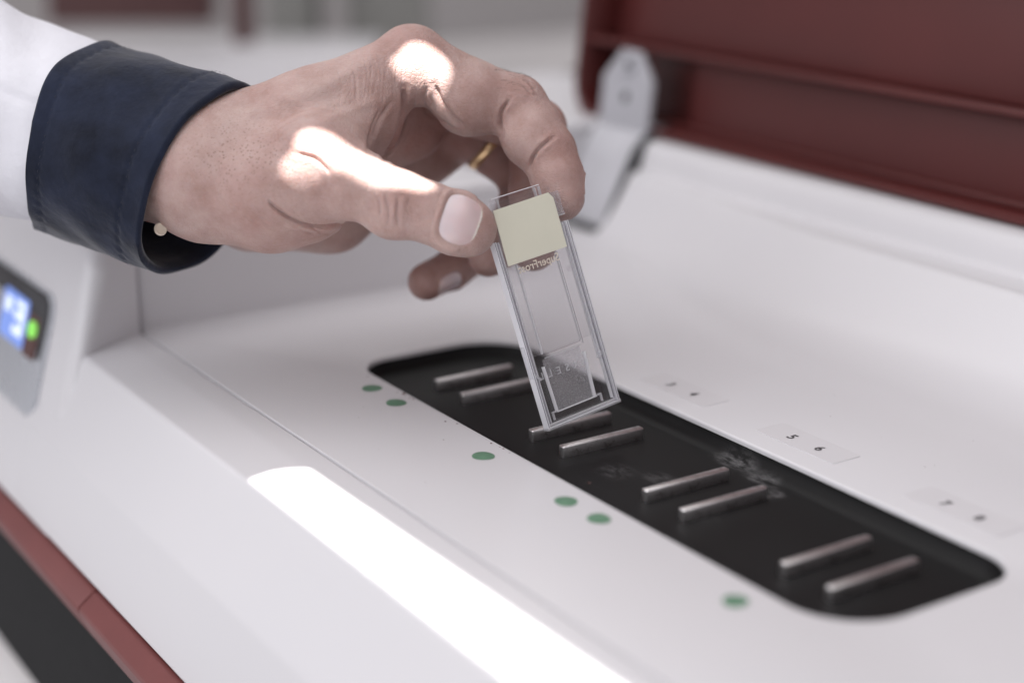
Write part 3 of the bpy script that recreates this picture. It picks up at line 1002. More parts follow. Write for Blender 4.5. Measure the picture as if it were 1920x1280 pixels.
# bottom rails with the keyed slot
holder_part('bottom_rail', hbox(0.0, HW, -0.9, -0.25, -3.2, 0.6, 0.15), M['clear_edge'])
holder_part('bottom_glint', hbox(0.0, HW, -0.23, -0.05, -3.1, 0.65, 0.05), M['edge_glint'])  # white strip added as a painted highlight on the rail
holder_part('bottom_step', hbox(1.2, HW - 1.2, 0.35, 0.95, -1.95, -0.5, 0.12), M['clear_edge'])
holder_part('slot_edge', hbox(6.2, 23.2, 3.8, 4.15, -1.95, -0.7, 0.08), M['edge_glint'])
for u in (5.0, 24.4):
    holder_part('slot_key', hbox(u - 0.9, u + 0.9, 4.0, 4.5, -1.95, -0.7, 0.1), M['clear_edge'])
    holder_part('slot_key_side', hbox(u - 0.9 if u < 10 else u + 0.5, u - 0.5 if u < 10 else u + 0.9, 1.6, 3.9, -1.95, -0.7, 0.1), M['clear_edge'])
for (u, v) in ((3.2, 9.5), (27.6, 49.0)):
    ring_ = [(u + 1.1 * math.cos(a), v + 1.1 * math.sin(a)) for a in np.linspace(0, 2 * math.pi, 18, endpoint=False)]
    holder_part('ejector_mark', hpoly(ring_, -2.0, -1.75, 0.05), M['clear_sheet'])
# top tab edges
holder_part('tab_edge', hbox(4.4, 24.4, 79.6, 79.9, -2.7, -0.6, 0.08), M['edge_glint'])
holder_part('tab_side', hbox(22.3, 22.7, 74.0, 79.3, -1.95, -0.6, 0.1), M['clear_edge'])
holder_part('tab_side', hbox(24.05, 24.5, 75.2, 79.3, -1.95, -0.6, 0.1), M['clear_edge'])
holder_part('tab_side', hbox(6.6, 6.95, 75.4, 79.3, -1.95, -0.6, 0.1), M['clear_edge'])
holder_part('corner_tab', hbox(28.7, 31.2, 67.8, 75.9, -2.6, -0.2, 0.2), M['frosted'])
holder_part('corner_tab_edge', hbox(28.6, 31.2, 67.4, 67.75, -2.6, -0.1, 0.1), M['clear_edge'])
# the slide inside
sl = holder_part('glass_slide', hbox(3.2, 28.2, 24.7, 78.0, -1.5, -0.55, 0.1), M['glass_slide'])
# pale yellow label with one clipped corner
lab = [(3.2, 56.5), (28.3, 56.5), (28.5, 74.0), (27.0, 76.2), (3.6, 75.9)]
holder_part('paper_label', hpoly(lab, -0.50, -0.32, 0.05), M['label'], label='pale yellow paper label')


def holder_text(name, txt, size, u, v, w_, mat, ext=0.0, bold=0.0):
    me = text_mesh(txt, size, ext, True, bold)
    for vt in me.vertices:
        vt.co = Vector(tuple(c * MM for c in hp3(u + vt.co.x, v + vt.co.y, w_ + vt.co.z)))
    o = link(name, me, mat, None, False); keep(o, HO)
    return o


holder_text('slide_print', 'SuperFrost', 3.9, 15.4, 54.2, -0.46, M['cream_ink'], 0.0, 0.04)
for k, ch in enumerate('GXSELL'):
    holder_text('raised_letter', ch, 3.6, 22.6 - k * 3.7, 16.7 + 0.1 * k, -1.35, M['emboss'], 0.12, 0.0)


# ================================================================== THE HAND
PERSON = empty('person', W(400, 310, 580), label='hand in navy cuff and white coat sleeve holding the slide holder', category='person')


def rcone(P, a, b, ra, rb):
    """signed distance to a capsule whose radius runs from ra to rb"""
    ab = b - a; L2 = ab @ ab
    t = np.clip(((P - a) @ ab) / L2, 0, 1)
    d = np.sqrt(((P - a - t[..., None] * ab) ** 2).sum(-1))
    return d - (ra + (rb - ra) * t)


def smin(a, b, k):
    h = np.clip(0.5 + 0.5 * (b - a) / k, 0, 1)
    return b + (a - b) * h - k * h * (1 - h)


PALM = [  # (px, py, d, r) -> (px, py, d, r)
    ((60, 222, 600, 27), (400, 318, 563, 23)), ((80, 225, 625, 24), (420, 305, 600, 22)),
    ((420, 287, 570, 20), (590, 225, 569, 17)), ((590, 225, 569, 17), (768, 119, 574, 11.6)),
    ((420, 275, 588, 19), (600, 219, 590, 16)), ((600, 219, 590, 16), (786, 136, 596, 12.6)),
    ((430, 290, 605, 17), (800, 178, 617, 12.0)), ((440, 320, 615, 16), (815, 215, 636, 11.5)),
    ((390, 345, 562, 20), (500, 368, 553, 17.2)), ((500, 368, 553, 17), (590, 350, 550, 15.0)),
    ((470, 392, 606, 16), (620, 392, 612, 15.5)), ((620, 392, 612, 15), (780, 282, 630, 13)),
    ((560, 310, 590, 16), (770, 235, 604, 13)),
    ((430, 330, 566, 18), (600, 302, 549, 14.6)),
    ((640, 262, 556, 9), (715, 180, 572, 8.0)), ((690, 345, 622, 13), (828, 266, 634, 12.5)), ((600, 290, 562, 12), (700, 240, 575, 10)),
]
FINGERS = {
    'thumb': [(596, 304, 548, 14.4), (665, 345, 542, 11.6), (752, 380, 540, 10.4), (800, 397, 540, 9.9), (858, 419, 541, 10.5), (880, 426, 542, 8.6)],
    'index': [(783, 121, 575, 11.6), (882, 179, 578, 12.5), (968, 200, 579, 10.9), (1000, 243, 577, 10.3), (1028, 285, 574, 9.6), (1044, 330, 572, 9.2), (1051, 369, 571, 8.7)],
    'middle': [(795, 145, 598, 13.0), (905, 200, 602, 11.6), (1007, 240, 604, 10.6), (1008, 305, 604, 10.0), (1003, 355, 602, 9.4), (1000, 466, 596, 8.4)],
    'ring': [(812, 190, 619, 12.0), (925, 278, 624, 10.4), (985, 330, 626, 9.8), (980, 390, 622, 9.2), (955, 445, 616, 8.6), (916, 480, 608, 7.9)],
    'pinky': [(822, 215, 638, 11.4), (920, 285, 648, 9.2), (985, 335, 655, 8.6), (965, 410, 650, 8.2), (902, 472, 641, 7.6), (850, 503, 630, 7.5), (800, 528, 622, 7.3)],
}
PADS = [  # soft pads on the palm side and knuckles: px, py, d, r, smooth
    (878, 190, 577, 12.0, 4), (993, 262, 574, 9.8, 4),
    (768, 112, 580, 11.5, 6), (600, 288, 546, 13.0, 5), (735, 392, 540, 10.0, 4),
    (520, 392, 556, 13.2, 6), (590, 400, 556, 9, 6), (880, 433, 543, 8.4, 3)]
GROOVES = [  # (points in px, depth mm, half width px, max distance d)
    ([(957, 186), (943, 205), (938, 228), (941, 256)], 1.1, 4.0, 576), ([(1040, 256), (1015, 275), (999, 297), (993, 318)], 0.95, 4.0, 574),
    ([(500, 374), (520, 394), (548, 412), (578, 423), (610, 425), (648, 420)], 1.1, 4.5, 556),
    ([(722, 362), (728, 395), (727, 425)], 0.5, 4, 545), ([(748, 368), (744, 398), (747, 428)], 0.55, 4, 545), ([(768, 372), (763, 392)], 0.4, 4, 545),
    ([(705, 360), (712, 385), (714, 410)], 0.35, 4, 545),
    ([(757, 165), (758, 205), (748, 250), (722, 296)], 1.4, 6, 590), ([(700, 262), (712, 225), (735, 188)], 0.7, 5, 582), ([(690, 285), (697, 245), (715, 200)], 0.6, 5, 582),
    ([(816, 158), (828, 190), (848, 218), (872, 240)], 1.0, 5, 580), ([(553, 287), (590, 297), (612, 318), (616, 330)], 1.0, 5, 545),
    ([(800, 160), (795, 195), (810, 215)], 0.5, 5, 600), ([(790, 205), (830, 230), (860, 250)], 0.5, 5, 610),
    ([(985, 148), (998, 162), (1008, 176)], 0.5, 3.5, 580), ([(975, 152), (990, 168), (998, 182)], 0.4, 3.5, 578),
]
_g = random.Random(8)
for k in range(9):                                  # fine folds beside the thenar crease
    j = lambda v: v + _g.uniform(-5, 5)
    GROOVES.append(([(j(415 + 17 * k), j(365 + 4 * k)), (j(440 + 17 * k), j(392 + 3 * k)), (j(478 + 17 * k), j(420 + 2 * k)), (j(512 + 16 * k), j(436 - k))], _g.uniform(0.10, 0.24), 2.2, 560))
for k in range(15):                                 # fine folds behind the knuckle
    j = lambda v: v + _g.uniform(-6, 6)
    GROOVES.append(([(j(632 + 9 * k), j(130 - 3 * k)), (j(640 + 8 * k), j(160 - 2 * k)), (j(636 + 8 * k), j(205 - k))], _g.uniform(0.05, 0.14), 2.2, 577))
for k in range(9):                                  # across the thumb joint
    j = lambda v: v + _g.uniform(-4, 4)
    GROOVES.append(([(j(690 + 10 * k), j(345 + 4 * k)), (j(694 + 10 * k), j(375 + 4 * k)), (j(690 + 10 * k), j(405 + 3 * k))], _g.uniform(0.06, 0.16), 2.0, 545))
for k in range(10):                                 # wrist skin near the cuff
    j = lambda v: v + _g.uniform(-4, 4)
    GROOVES.append(([(j(330 + 9 * k), j(300)), (j(338 + 9 * k), j(350)), (j(352 + 10 * k), j(400))], _g.uniform(0.04, 0.10), 2.2, 565))


def cc(p):
    return cs(p[0], p[1], p[2])


def hand_field(P):
    shape = P.shape[:-1]
    big = np.full(shape, 60.0, np.float32)

    def put(dst, fn, lo, hi, k):
        """evaluate fn only inside its padded box and smooth-union it into dst"""
        pad = 14.0
        sl_ = []
        for ax, g in enumerate(GRID):
            i0 = np.searchsorted(g, lo[ax] - pad); i1 = np.searchsorted(g, hi[ax] + pad)
            sl_.append(slice(max(0, i0), max(0, i1)))
        sl_ = tuple(sl_)
        sub_ = P[sl_]
        if sub_.size == 0:
            return
        d = fn(sub_).astype(np.float32)
        dst[sl_] = smin(dst[sl_], d, k) if k > 0 else np.minimum(dst[sl_], d)
    palm = big.copy()
    for a, b in PALM:
        A, B = cc(a).astype(np.float32), cc(b).astype(np.float32); r = max(a[3], b[3])
        put(palm, lambda S, A=A, B=B, a=a, b=b: rcone(S, A, B, a[3], b[3]), np.minimum(A, B) - r, np.maximum(A, B) + r, 7.0)
    allf = big.copy()
    for nm, ch in FINGERS.items():
        fg = big.copy()
        for a, b in zip(ch[:-1], ch[1:]):
            A, B = cc(a).astype(np.float32), cc(b).astype(np.float32); r = max(a[3], b[3])
            put(fg, lambda S, A=A, B=B, a=a, b=b: rcone(S, A, B, a[3], b[3]), np.minimum(A, B) - r, np.maximum(A, B) + r, 2.5)
        allf = smin(allf, fg, 0.6)
    tot = smin(palm, allf, 5.0)
    for px, py, d, r, k in PADS:
        c = cs(px, py, d).astype(np.float32)
        put(tot, lambda S, c=c, r=r: np.sqrt(((S - c) ** 2).sum(-1)) - r, c - r, c + r, k)
    return tot


def surface_nets(F, grid):
    """smooth iso-surface at 0 as quads"""
    s = F < 0
    nx, ny, nz = F.shape
    cube = np.zeros((nx - 1, ny - 1, nz - 1), np.int8)
    for dx in (0, 1):
        for dy in (0, 1):
            for dz in (0, 1):
                cube += s[dx:nx - 1 + dx, dy:ny - 1 + dy, dz:nz - 1 + dz]
    act = (cube > 0) & (cube < 8)
    idx = -np.ones(act.shape, np.int64)
    I = np.argwhere(act); idx[act] = np.arange(len(I))
    acc = np.zeros((len(I), 3)); cnt = np.zeros(len(I))
    corners = [(0, 0, 0), (1, 0, 0), (0, 1, 0), (1, 1, 0), (0, 0, 1), (1, 0, 1), (0, 1, 1), (1, 1, 1)]
    for a in range(8):
        for b in range(a + 1, 8):
            ca, cb = np.array(corners[a]), np.array(corners[b])
            if abs(ca - cb).sum() != 1:
                continue
            fa = F[I[:, 0] + ca[0], I[:, 1] + ca[1], I[:, 2] + ca[2]]; fb = F[I[:, 0] + cb[0], I[:, 1] + cb[1], I[:, 2] + cb[2]]
            cr = (fa < 0) != (fb < 0)
            t = np.where(cr, fa / np.where(fa == fb, 1, fa - fb), 0)
            acc += np.where(cr[:, None], ca + t[:, None] * (cb - ca), 0); cnt += cr
    v = I + acc / np.maximum(cnt, 1)[:, None]
    step = np.array([g[1] - g[0] for g in grid]); org = np.array([g[0] for g in grid])
    V = org + v * step
    quads = []
    for ax in range(3):
        o1, o2 = [(1, 2), (2, 0), (0, 1)][ax]
        sl0 = [slice(1, n - 1) for n in F.shape]; sl0[ax] = slice(0, F.shape[ax] - 1)
        sl1 = list(sl0); sl1[ax] = slice(1, F.shape[ax])
        A = s[tuple(sl0)]; B = s[tuple(sl1)]
        ch = np.argwhere(A != B)
        base = ch + np.array([sl0[i].start for i in range(3)])
        e1 = np.zeros(3, int); e1[o1] = 1; e2 = np.zeros(3, int); e2[o2] = 1
        g = [idx[tuple((base - q).T)] for q in (0 * e1, e1, e1 + e2, e2)]
        Q = np.stack(g, 1)
        fl = A[tuple(ch.T)]
        Q[~fl] = Q[~fl][:, ::-1]
        quads.append(Q)
    Q = np.concatenate(quads)
    Q = Q[(Q >= 0).all(1)]
    return V, Q


VOX = 0.75
allp = np.array([cc(p) for ab in PALM for p in ab] + [cc(p) for ch in FINGERS.values() for p in ch])
lo = allp.min(0) - 22; hi = allp.max(0) + 22
lo[0] = cs(170, 0, 590)[0]
GRID = [np.arange(lo[i], hi[i], VOX, dtype=np.float32) for i in range(3)]
PP = np.stack(np.meshgrid(*GRID, indexing='ij'), -1).astype(np.float32)
FLD = hand_field(PP)
HV, HQ = surface_nets(FLD, GRID)
del PP, FLD


def vnormals(V, Q):
    n = np.cross(V[Q[:, 2]] - V[Q[:, 0]], V[Q[:, 3]] - V[Q[:, 1]])
    out = np.zeros_like(V)
    for k in range(4):
        for c in range(3):
            out[:, c] += np.bincount(Q[:, k], n[:, c], len(V))
    return out / np.maximum(np.linalg.norm(out, axis=1, keepdims=True), 1e-9)


def relax(V, Q, it, lam=0.5):
    ed = np.concatenate([Q[:, [0, 1]], Q[:, [1, 2]], Q[:, [2, 3]], Q[:, [3, 0]]])
    cnt = np.bincount(ed.ravel(), minlength=len(V)).astype(float)
    for _ in range(it):
        acc = np.zeros_like(V)
        for c in range(3):
            acc[:, c] = np.bincount(ed[:, 0], V[ed[:, 1], c], len(V)) + np.bincount(ed[:, 1], V[ed[:, 0], c], len(V))
        V = V + lam * (acc / cnt[:, None] - V)
    return V


HV = relax(HV, HQ, 4)


def subdivide(V, Q):
    """split every quad in four and smooth the result"""
    n = len(V); E_ = np.concatenate([Q[:, [0, 1]], Q[:, [1, 2]], Q[:, [2, 3]], Q[:, [3, 0]]])
    key = np.minimum(E_[:, 0], E_[:, 1]) * n + np.maximum(E_[:, 0], E_[:, 1])
    uq, inv = np.unique(key, return_inverse=True)
    em = 0.5 * (V[uq // n] + V[uq % n]); fc = V[Q].mean(1)
    e = (inv.reshape(4, -1).T + n); c = np.arange(len(Q)) + n + len(uq)
    Q2 = np.concatenate([np.stack([Q[:, k], e[:, k], c, e[:, k - 1]], 1) for k in range(4)])
    return relax(np.concatenate([V, em, fc]), Q2, 2, 0.4), Q2


HV, HQ = subdivide(HV, HQ)
HN_ = vnormals(HV, HQ)


def to_px(V):
    return np.stack([960 + FPX * V[:, 0] / V[:, 2], 640 - FPX * V[:, 1] / V[:, 2]], 1)


def seg_dist(P2, pts):
    best = np.full(len(P2), 1e9)
    for a, b in zip(pts[:-1], pts[1:]):
        a = np.array(a, float); b = np.array(b, float); ab = b - a
        t = np.clip(((P2 - a) @ ab) / (ab @ ab), 0, 1)
        best = np.minimum(best, np.linalg.norm(P2 - a - t[:, None] * ab, axis=1))
    return best


def smooth_poly(pts, n=6):
    """Catmull-Rom through the points"""
    P = [np.array(p, float) for p in pts]; P = [2 * P[0] - P[1]] + P + [2 * P[-1] - P[-2]]
    out = []
    for i in range(1, len(P) - 2):
        for k in range(n):
            t = k / n
            out.append(0.5 * ((2 * P[i]) + (-P[i - 1] + P[i + 1]) * t + (2 * P[i - 1] - 5 * P[i] + 4 * P[i + 1] - P[i + 2]) * t * t + (-P[i - 1] + 3 * P[i] - 3 * P[i + 1] + P[i + 2]) * t ** 3))
    out.append(P[-2])
    return out


px = to_px(HV)
disp = np.zeros(len(HV))
facing = HN_[:, 2] < 0.25
for pts, dep, wd, dmax in GROOVES:
    pl = smooth_poly(pts)
    wd = wd * 0.72
    pa = np.array(pl); mg = 6 * wd
    ok = np.where(facing & (HV[:, 2] < dmax) & (px[:, 0] > pa[:, 0].min() - mg) & (px[:, 0] < pa[:, 0].max() + mg) & (px[:, 1] > pa[:, 1].min() - mg) & (px[:, 1] < pa[:, 1].max() + mg))[0]
    pk_ = px[ok]; dd = seg_dist(pk_, pl)
    a = np.array(pts[0], float); b = np.array(pts[-1], float)
    ends = np.clip(np.minimum(np.linalg.norm(pk_ - a, axis=1), np.linalg.norm(pk_ - b, axis=1)) / 14, 0.1, 1)
    g = np.exp(-(dd / wd) ** 2) - 0.16 * np.exp(-((dd - 2.6 * wd) / (1.6 * wd)) ** 2)
    disp[ok] -= 1.3 * dep * g * ends
# tendons and veins as low ridges on the back of the hand
for pts, hgt, wd in (([(470, 215), (600, 165), (700, 110)], 0.5, 13), ([(480, 262), (560, 245), (640, 215), (700, 190)], 0.45, 10), ([(520, 180), (590, 200), (650, 190)], 0.35, 8)):
    dd = seg_dist(px, smooth_poly(pts)); disp += np.where(facing & (HV[:, 2] < 572), hgt * np.exp(-(dd / wd) ** 2), 0)

NAILS = {  # base and tip of the fingertip axis, outward direction of the nail (camera space), base and free-edge stations mm, half angle, radius
    'thumb': (FINGERS['thumb'][3], FINGERS['thumb'][5], (-0.04, 0.16, -1.0), 4.6, 17.0, 52, 10.45),
    'pinky': (FINGERS['pinky'][5], FINGERS['pinky'][6], (0.25, -0.72, -0.62), 2.6, 13.5, 46, 7.35),
    'ring': (FINGERS['ring'][4], FINGERS['ring'][5], (0.86, 0.1, -0.45), 2.5, 12.5, 46, 7.85),
    'index': (FINGERS['index'][5], FINGERS['index'][6], (0.80, 0.15, 0.55), 1.5, 11.2, 44, 8.75),
}


def nail_frame(a, b, n):
    A, B = cc(a), cc(b); ax = (B - A) / np.linalg.norm(B - A)
    n = np.array(n, float); n -= ax * (n @ ax); n /= np.linalg.norm(n)
    return A, ax, n, np.cross(ax, n)


SURF = {}
for nm, (a, b, n, s0, s1, half, rad) in NAILS.items():
    A, ax, n, bi = nail_frame(a, b, n)
    q = HV - A; s = q @ ax; ang = np.degrees(np.arctan2(q @ bi, q @ n)); rr_ = np.linalg.norm(q - s[:, None] * ax, axis=1)
    near = (rr_ < rad + 4) & (s > s0 - 5) & (s < s1 + 4)
    sel = near & (np.abs(ang) < half + 25)
    SURF[nm] = (s[sel], np.radians(ang[sel]) * rad, rr_[sel])
    ls = (s - (s0 + s1) / 2) / ((s1 - s0) / 2); la = ang / half
    e = (np.abs(ls) ** 3.2 + np.abs(la) ** 3.2) ** (1 / 3.2)
    inside = np.clip((1.06 - e) / 0.12, 0, 1); inside = inside * inside * (3 - 2 * inside)
    fold = np.exp(-((e - 1.22) / 0.12) ** 2) * (ls < 0.5)
    disp += np.where(near, -0.75 * inside + 0.5 * fold, 0)
HV = HV + HN_ * disp[:, None]
HV = relax(HV, HQ, 1, 0.3)
px = to_px(HV)

me = bpy.data.meshes.new('body')
Wv = c2w(HV) * MM
me.vertices.add(len(Wv)); me.vertices.foreach_set('co', Wv.astype(np.float32).ravel())
me.loops.add(len(HQ) * 4); me.loops.foreach_set('vertex_index', HQ[:, ::-1].astype(np.int32).ravel())
me.polygons.add(len(HQ)); me.polygons.foreach_set('loop_start', np.arange(0, len(HQ) * 4, 4, dtype=np.int32))
me.update(calc_edges=True)
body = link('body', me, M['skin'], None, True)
keep(body, PERSON)
# redness of pads, knuckles and thumb web, plus shade painted into palm and curled fingers; follicles on the radial side of the wrist
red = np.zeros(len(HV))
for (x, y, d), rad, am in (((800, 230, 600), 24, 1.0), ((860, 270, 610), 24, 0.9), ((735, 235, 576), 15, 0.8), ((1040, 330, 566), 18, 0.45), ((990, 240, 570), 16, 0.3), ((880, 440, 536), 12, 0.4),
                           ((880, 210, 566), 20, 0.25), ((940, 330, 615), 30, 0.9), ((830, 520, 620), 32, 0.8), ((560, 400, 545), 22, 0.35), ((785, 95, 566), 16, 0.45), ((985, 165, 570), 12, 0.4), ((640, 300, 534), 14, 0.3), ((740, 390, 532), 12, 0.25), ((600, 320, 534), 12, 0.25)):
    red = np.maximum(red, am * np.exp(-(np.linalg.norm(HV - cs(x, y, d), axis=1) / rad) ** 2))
fol = np.exp(-(((px[:, 0] - 460) / 110) ** 2 + ((px[:, 1] - 295) / 66) ** 2) * 1.2) * (HV[:, 2] < 565)
for nm, arr in (('redness_shade', red), ('follicle', np.clip(fol * 1.3, 0, 1))):
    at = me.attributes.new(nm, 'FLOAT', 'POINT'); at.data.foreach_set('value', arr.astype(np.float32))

for nm, (a, b, n, s0, s1, half, rad) in NAILS.items():
    A, ax, n, bi = nail_frame(a, b, n)
    nu, nv = 18, 16; V_ = []; F_ = []; al = []
    L = np.linalg.norm(cc(b) - A)
    for lay in (0.0, -0.55):
        for i in range(nu + 1):
            ls = -1 + 2 * i / nu
            wdt = (1 - abs(ls) ** 3.4 * (0.45 if ls > 0 else 0.75)) ** (1 / 2.0)
            s = (s0 + s1) / 2 + ls * (s1 - s0) / 2
            for j in range(nv + 1):
                la = (-1 + 2 * j / nv) * wdt
                sx = s + 0.9 * (1 - la * la) * (1 if ls > 0 else 0) * max(0, ls) - 0.9 * (1 - la * la) * max(0, -ls) + 0
                th = math.radians(half) * la
                S_, A_, R_ = SURF[nm]
                wg = np.exp(-((S_ - sx) ** 2 + (A_ - th * rad) ** 2) / 2.2)
                r_ = float((wg * R_).sum() / max(wg.sum(), 1e-9)) - 0.34 + 0.30 * max(0, ls) ** 2 - 0.25 * abs(la) ** 4 + lay
                V_.append(c2w(A + ax * sx + (n * math.cos(th) + bi * math.sin(th)) * r_))
                al.append(i / nu)
    st = (nu + 1) * (nv + 1)
    for i in range(nu):
        for j in range(nv):
            q = (i * (nv + 1) + j, i * (nv + 1) + j + 1, (i + 1) * (nv + 1) + j + 1, (i + 1) * (nv + 1) + j)
            F_.append(q); F_.append(tuple(st + x for x in q[::-1]))
    rim = [j for j in range(nv + 1)] + [i * (nv + 1) + nv for i in range(1, nu + 1)] + [nu * (nv + 1) + j for j in range(nv - 1, -1, -1)] + [i * (nv + 1) for i in range(nu - 1, 0, -1)]
    for i in range(len(rim)):
        p, q = rim[i], rim[(i + 1) % len(rim)]
        F_.append((p, q, st + q, st + p))
    nme = mesh_from(V_, F_)
    o = link('fingernail', nme, M['nail'], None, True); keep(o, PERSON)
    at = nme.attributes.new('along', 'FLOAT', 'POINT')
    if len(nme.vertices) == len(al):
        at.data.foreach_set('value', np.array(al, np.float32))

# gold ring on the ring finger
ra, rb = cc(FINGERS['ring'][0]), cc(FINGERS['ring'][2]); ax = (rb - ra) / np.linalg.norm(rb - ra)
c0 = cc((916, 272, 623.2)); u1 = np.cross(ax, (0, 0, 1.0)); u1 /= np.linalg.norm(u1); u2 = np.cross(ax, u1)
loops = []
for i in range(48):
    a = 2 * math.pi * i / 48; dr = u1 * math.cos(a) + u2 * math.sin(a)
    loops.append([tuple(c2w(c0 + dr * (10.6 + 0.7 * math.cos(t)) + ax * 1.8 * math.sin(t))) for t in np.linspace(0, 2 * math.pi, 12, endpoint=False)])
loops.append(loops[0])
o = part('finger_ring', mesh_from(*loft(loops)), M['gold'], PERSON, 60, label='plain gold ring on the ring finger')

# a few dark hairs over the index finger's middle knuckle
bm = bmesh.new()
hr = random.Random(5)
cand = np.where((px[:, 0] > 925) & (px[:, 0] < 1000) & (px[:, 1] > 128) & (px[:, 1] < 185) & (HV[:, 2] < 582) & (HN_[:, 1] > 0.2))[0]
for k in range(46):
    i = int(cand[hr.randrange(len(cand))]) if len(cand) else 0
    p = HV[i]; n = HN_[i]
    d = np.array([0.75 + hr.uniform(-.2, .2), -0.15 + hr.uniform(-.3, .3), hr.uniform(-.2, .2)])
    L = hr.uniform(2.2, 4.6); pts = [p + n * (0.02 + 0.55 * t * (1.25 - t) * 1.6) + d * L * t for t in (0, .33, .66, 1)]
    prev = None
    for t, q in zip((0, .33, .66, 1), pts):
        r_ = 0.05 * (1 - 0.85 * t)
        ringv = [bm.verts.new(c2w(q + r_ * np.array(v))) for v in ((0, 1, 0), (.87, -.5, 0), (-.87, -.5, 0.3))]
        if prev:
            for j in range(3):
                bm.faces.new((prev[j], prev[(j + 1) % 3], ringv[(j + 1) % 3], ringv[j]))
        prev = ringv
M['hair'] = plain('dark_hair', (0.03, 0.022, 0.02), 0.5, bstr=0)
part('finger_hairs', bm_mesh(bm), M['hair'], PERSON, kind='stuff')

# ------------------------------------------------------------------ clothing
CL, CR = cs(126, 256, 594), cs(392, 341, 575)
AX = (CR - CL) / np.linalg.norm(CR - CL); CLEN = np.linalg.norm(CR - CL)
MJ = np.array([-AX[1], AX[0], 0.0]); MJ /= np.linalg.norm(MJ); MJ = -MJ           # points down in the picture
BJ = np.cross(AX, MJ)
if BJ[2] > 0:
    BJ = -BJ                                                                    # towards the camera
rng = np.random.RandomState(3)
PH = rng.uniform(0, 6.28, 24)


def cloth_pt(s, th, rad, wr=1.0, skew=-5.5, sx=1.0):
    """s mm along the arm from the cuff's rear edge, th around it (0 = down in the picture, 90 = camera side)"""
    c, sn = math.cos(th), math.sin(th)
    w_ = wr * (0.9 * math.sin(3 * th + s * 0.05 + PH[0]) + 0.6 * math.sin(5 * th - s * 0.09 + PH[1]) + 0.45 * math.sin(2 * th + s * 0.16 + PH[2]) * math.sin(s * 0.07 + PH[3])
               + 0.25 * math.sin(9 * th + s * 0.25 + PH[4]))
    r_ = rad + w_
    return CL + AX * (s + skew * c) + MJ * (r_ * sx * c) + BJ * (r_ * sn)


NT = 160


def rear_edge(th):
    """the folded edge is not square to the arm"""
    sn = max(0.0, math.sin(th))
    return 10.0 * sn + 10.0 * sn * math.cos(th) + 4.0 * max(0.0, math.cos(th))


def cuff_loops():
    L = []
    def add(s, rad, wr=1.35, pk=0.0):
        sh = lambda i: rear_edge(2 * math.pi * i / NT) * max(0, 1 - s / CLEN)
        L.append([tuple(c2w(cloth_pt(s + sh(i), 2 * math.pi * i / NT, rad + pk * math.sin(2 * math.pi * i / NT * 46 + s), wr))) for i in range(NT)])
    # inner layer from deep inside the sleeve to the opening, over the edge, back along the outside, under at the rear fold
    for s in np.linspace(10, CLEN - 0.6, 9):
        add(s, 34.0 - 0.2, 0.75)
    add(CLEN + 0.2, 34.6, 0.9); add(CLEN + 0.45, 35.4, 1.0); add(CLEN - 0.1, 36.2)
    ss = list(np.linspace(CLEN - 0.8, 0.8, 70))
    for s in ss:
        g = 0.0; pk = 0.0
        for c_, dp in ((CLEN - 11.5, 0.32), (6.5, 0.32)):
            g -= dp * math.exp(-((s - c_) / 1.1) ** 2)
            pk += 0.22 * math.exp(-((s - c_) / 2.6) ** 2)
        edge = 0.35 * math.exp(-((s - CLEN) / 3.0) ** 2) + 0.5 * math.exp(-(s / 4.0) ** 2)
        add(s, 36.4 + g + edge, 1.0, pk)
    add(0.1, 36.6); add(-0.5, 35.9); add(-0.3, 35.2); add(2.0, 34.9); add(8.0, 34.9, 0.9)
    return L


cuff = part('shirt_cuff', mesh_from(*loft(cuff_loops())), M['navy'], PERSON, 70, label='navy shirt cuff folded back over the coat sleeve')
bm = bmesh.new()
for s_c in (CLEN - 11.5, 6.5):
    nst = 96
    for i in range(nst):
        th = 2 * math.pi * (i + 0.5) / nst
        dth = 2 * math.pi / nst * 0.30
        sh = rear_edge(th) * max(0, 1 - s_c / CLEN)
        P_ = [cloth_pt(s_c + sh + ds, th + k * dth, 36.30 + h, 1.35) for k, ds, h in ((-1, 0, -.1), (0, .22, .16), (1, 0, -.1), (0, -.22, .16), (0, 0, .26))]
        v_ = [bm.verts.new(c2w(p)) for p in P_]
        for a, b, c in ((0, 1, 4), (1, 2, 4), (2, 3, 4), (3, 0, 4)):
            bm.faces.new((v_[a], v_[b], v_[c]))
M['thread'] = cloth_mat('navy_thread', (0.028, 0.031, 0.046), var=0.1)
o = part('stitching', bm_mesh(bm), M['thread'], None, 60, kind='stuff'); sub(o, cuff)
sl_ = []
for s in np.linspace(22, -270, 120):
    grow = 33.8 + min(110, max(0, -s)) * 0.16 + max(0, -s - 110) * 0.05
    lp = []
    for i in range(NT):
        th = 2 * math.pi * i / NT
        pk = 0.5 * math.exp(-((s + 26) / 1.2) ** 2)
        extra = 1.8 * math.sin(2 * th + s * 0.06 + 1.0) * min(1, max(0, -s) / 30) + 0.5 * math.sin(7 * th + s * 0.11) * min(1, max(0, -s) / 20) - 0.9 * math.exp(-((th - 1.75) / 0.035) ** 2) + 0.9 * math.sin(4 * th - s * 0.07) * min(1, max(0, -s) / 30)
        lp.append(tuple(c2w(cloth_pt(s, th, grow + extra - pk * 0.0, 1.0) + MJ * (-max(0, -s) * 0.04))))
    sl_.append(lp)
part('coat_sleeve', mesh_from(*loft(sl_, True, False, True)), M['coat'], PERSON, 70, label='white laboratory coat sleeve')
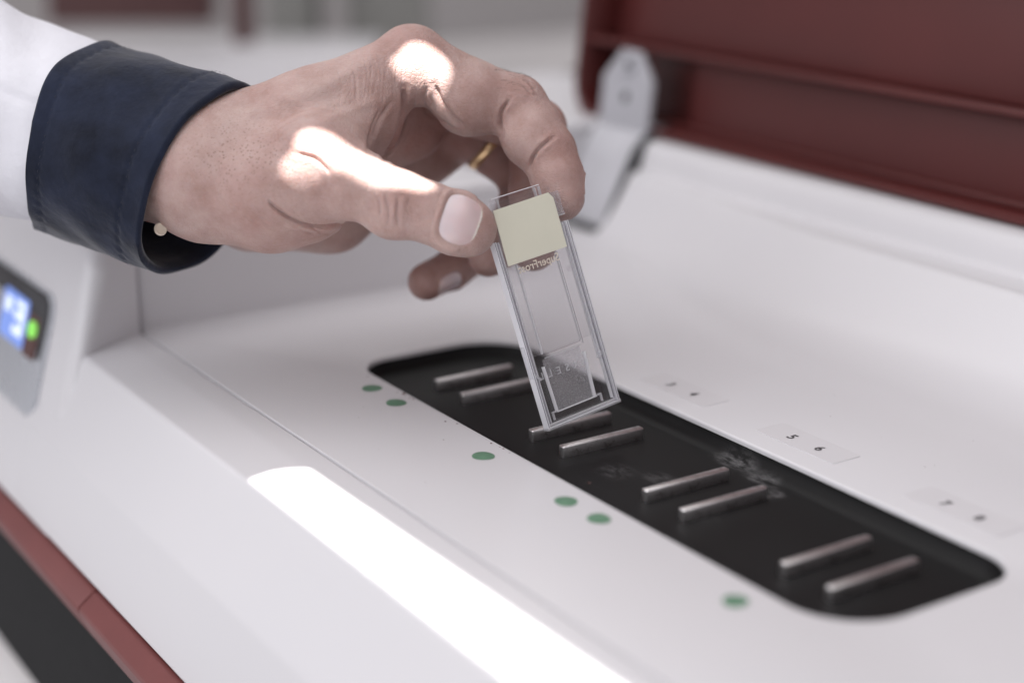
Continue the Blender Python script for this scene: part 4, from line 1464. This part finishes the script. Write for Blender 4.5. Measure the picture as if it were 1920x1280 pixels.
# small shirt button just inside the opening
bc = cs(300, 430, 557); bn = np.array([0.5, 0.1, -0.85]); bn /= np.linalg.norm(bn); b1 = np.cross(bn, (0, 1.0, 0)); b1 /= np.linalg.norm(b1); b2 = np.cross(bn, b1)
loops = [[tuple(c2w(bc + bn * h + (b1 * math.cos(t) + b2 * math.sin(t)) * r_)) for t in np.linspace(0, 2 * math.pi, 20, endpoint=False)] for r_, h in ((2.0, 0), (2.3, .4), (2.2, .8), (1.8, 1.0), (1.4, .7))]
o = part('button', mesh_from(*loft(loops, True, True, True)), M['button'], None, 40); sub(o, cuff)
# cuff is inside the person's coordinates
o.parent = cuff; o.matrix_parent_inverse = Matrix.Identity(4)

# ================================================================== BEHIND
def bg_box(px0, px1, py0, py1, d, depth, mat, name, bev=4, **props):
    """an upright box whose near face fills the given view rectangle at distance d"""
    a = W(px0, py1, d); b = W(px1, py1, d); c = W(px0, py0, d)
    x = (b - a); wdt = np.linalg.norm(x); x = x / wdt; x[2] = 0; x /= np.linalg.norm(x)
    y = np.array([-x[1], x[0], 0.0]); hgt = (c - a)[2]
    bm = box_bm((0, 0, 0), (wdt, depth, hgt), bev, 2)
    for v in bm.verts:
        v.co = Vector(a + x * v.co.x + y * v.co.y + np.array([0, 0, 1.0]) * v.co.z)
    return part(name, bm_mesh(bm), mat, None, 35, **props)


M['bg_red'] = plain('dim_red_plastic', (0.060, 0.022, 0.022), 0.5)
BI = empty('background_instrument', W(330, 100, 1500), label='blurred instrument with dark red lid behind the sleeve', category='instrument')
for args in ((90, 398, -160, 45, 1480, 30, M['bg_red'], 'lid'), (437, 474, -160, 86, 1460, 22, M['bg_red'], 'lid_post'), (60, 700, 96, 330, 1560, 160, M['white'], 'housing')):
    o = bg_box(*args); keep(o, BI)
for x0, x1, y0, d_, lb, mt in ((505, 590, -200, 1850, 'blurred grey box at the wall beside the red post', 'grey_obj'), (655, 800, -200, 1900, 'blurred wide grey box at the wall above the hand', 'grey_obj')):
    # foot of the box on the bench top at that distance
    lo_, hi_ = 0.0, 700.0
    for _ in range(40):
        mid = (lo_ + hi_) / 2
        if W(0.5 * (x0 + x1), mid, d_)[2] > BZ + 0.5:
            lo_ = mid
        else:
            hi_ = mid
    bg_box(x0, x1, y0, lo_, d_, 120, M[mt], 'grey_box', label=lb, category='box')
tb = [W(960, 225, 1010), W(1000, 203, 1015), W(1040, 178, 1025), W(1085, 150, 1040), W(1140, 128, 1060), W(1200, 118, 1090)]
part('cable', tube(smooth_poly(tb), 9.0, 12), M['cable'], None, 60, label='thick grey cable behind the red lid', category='cable')
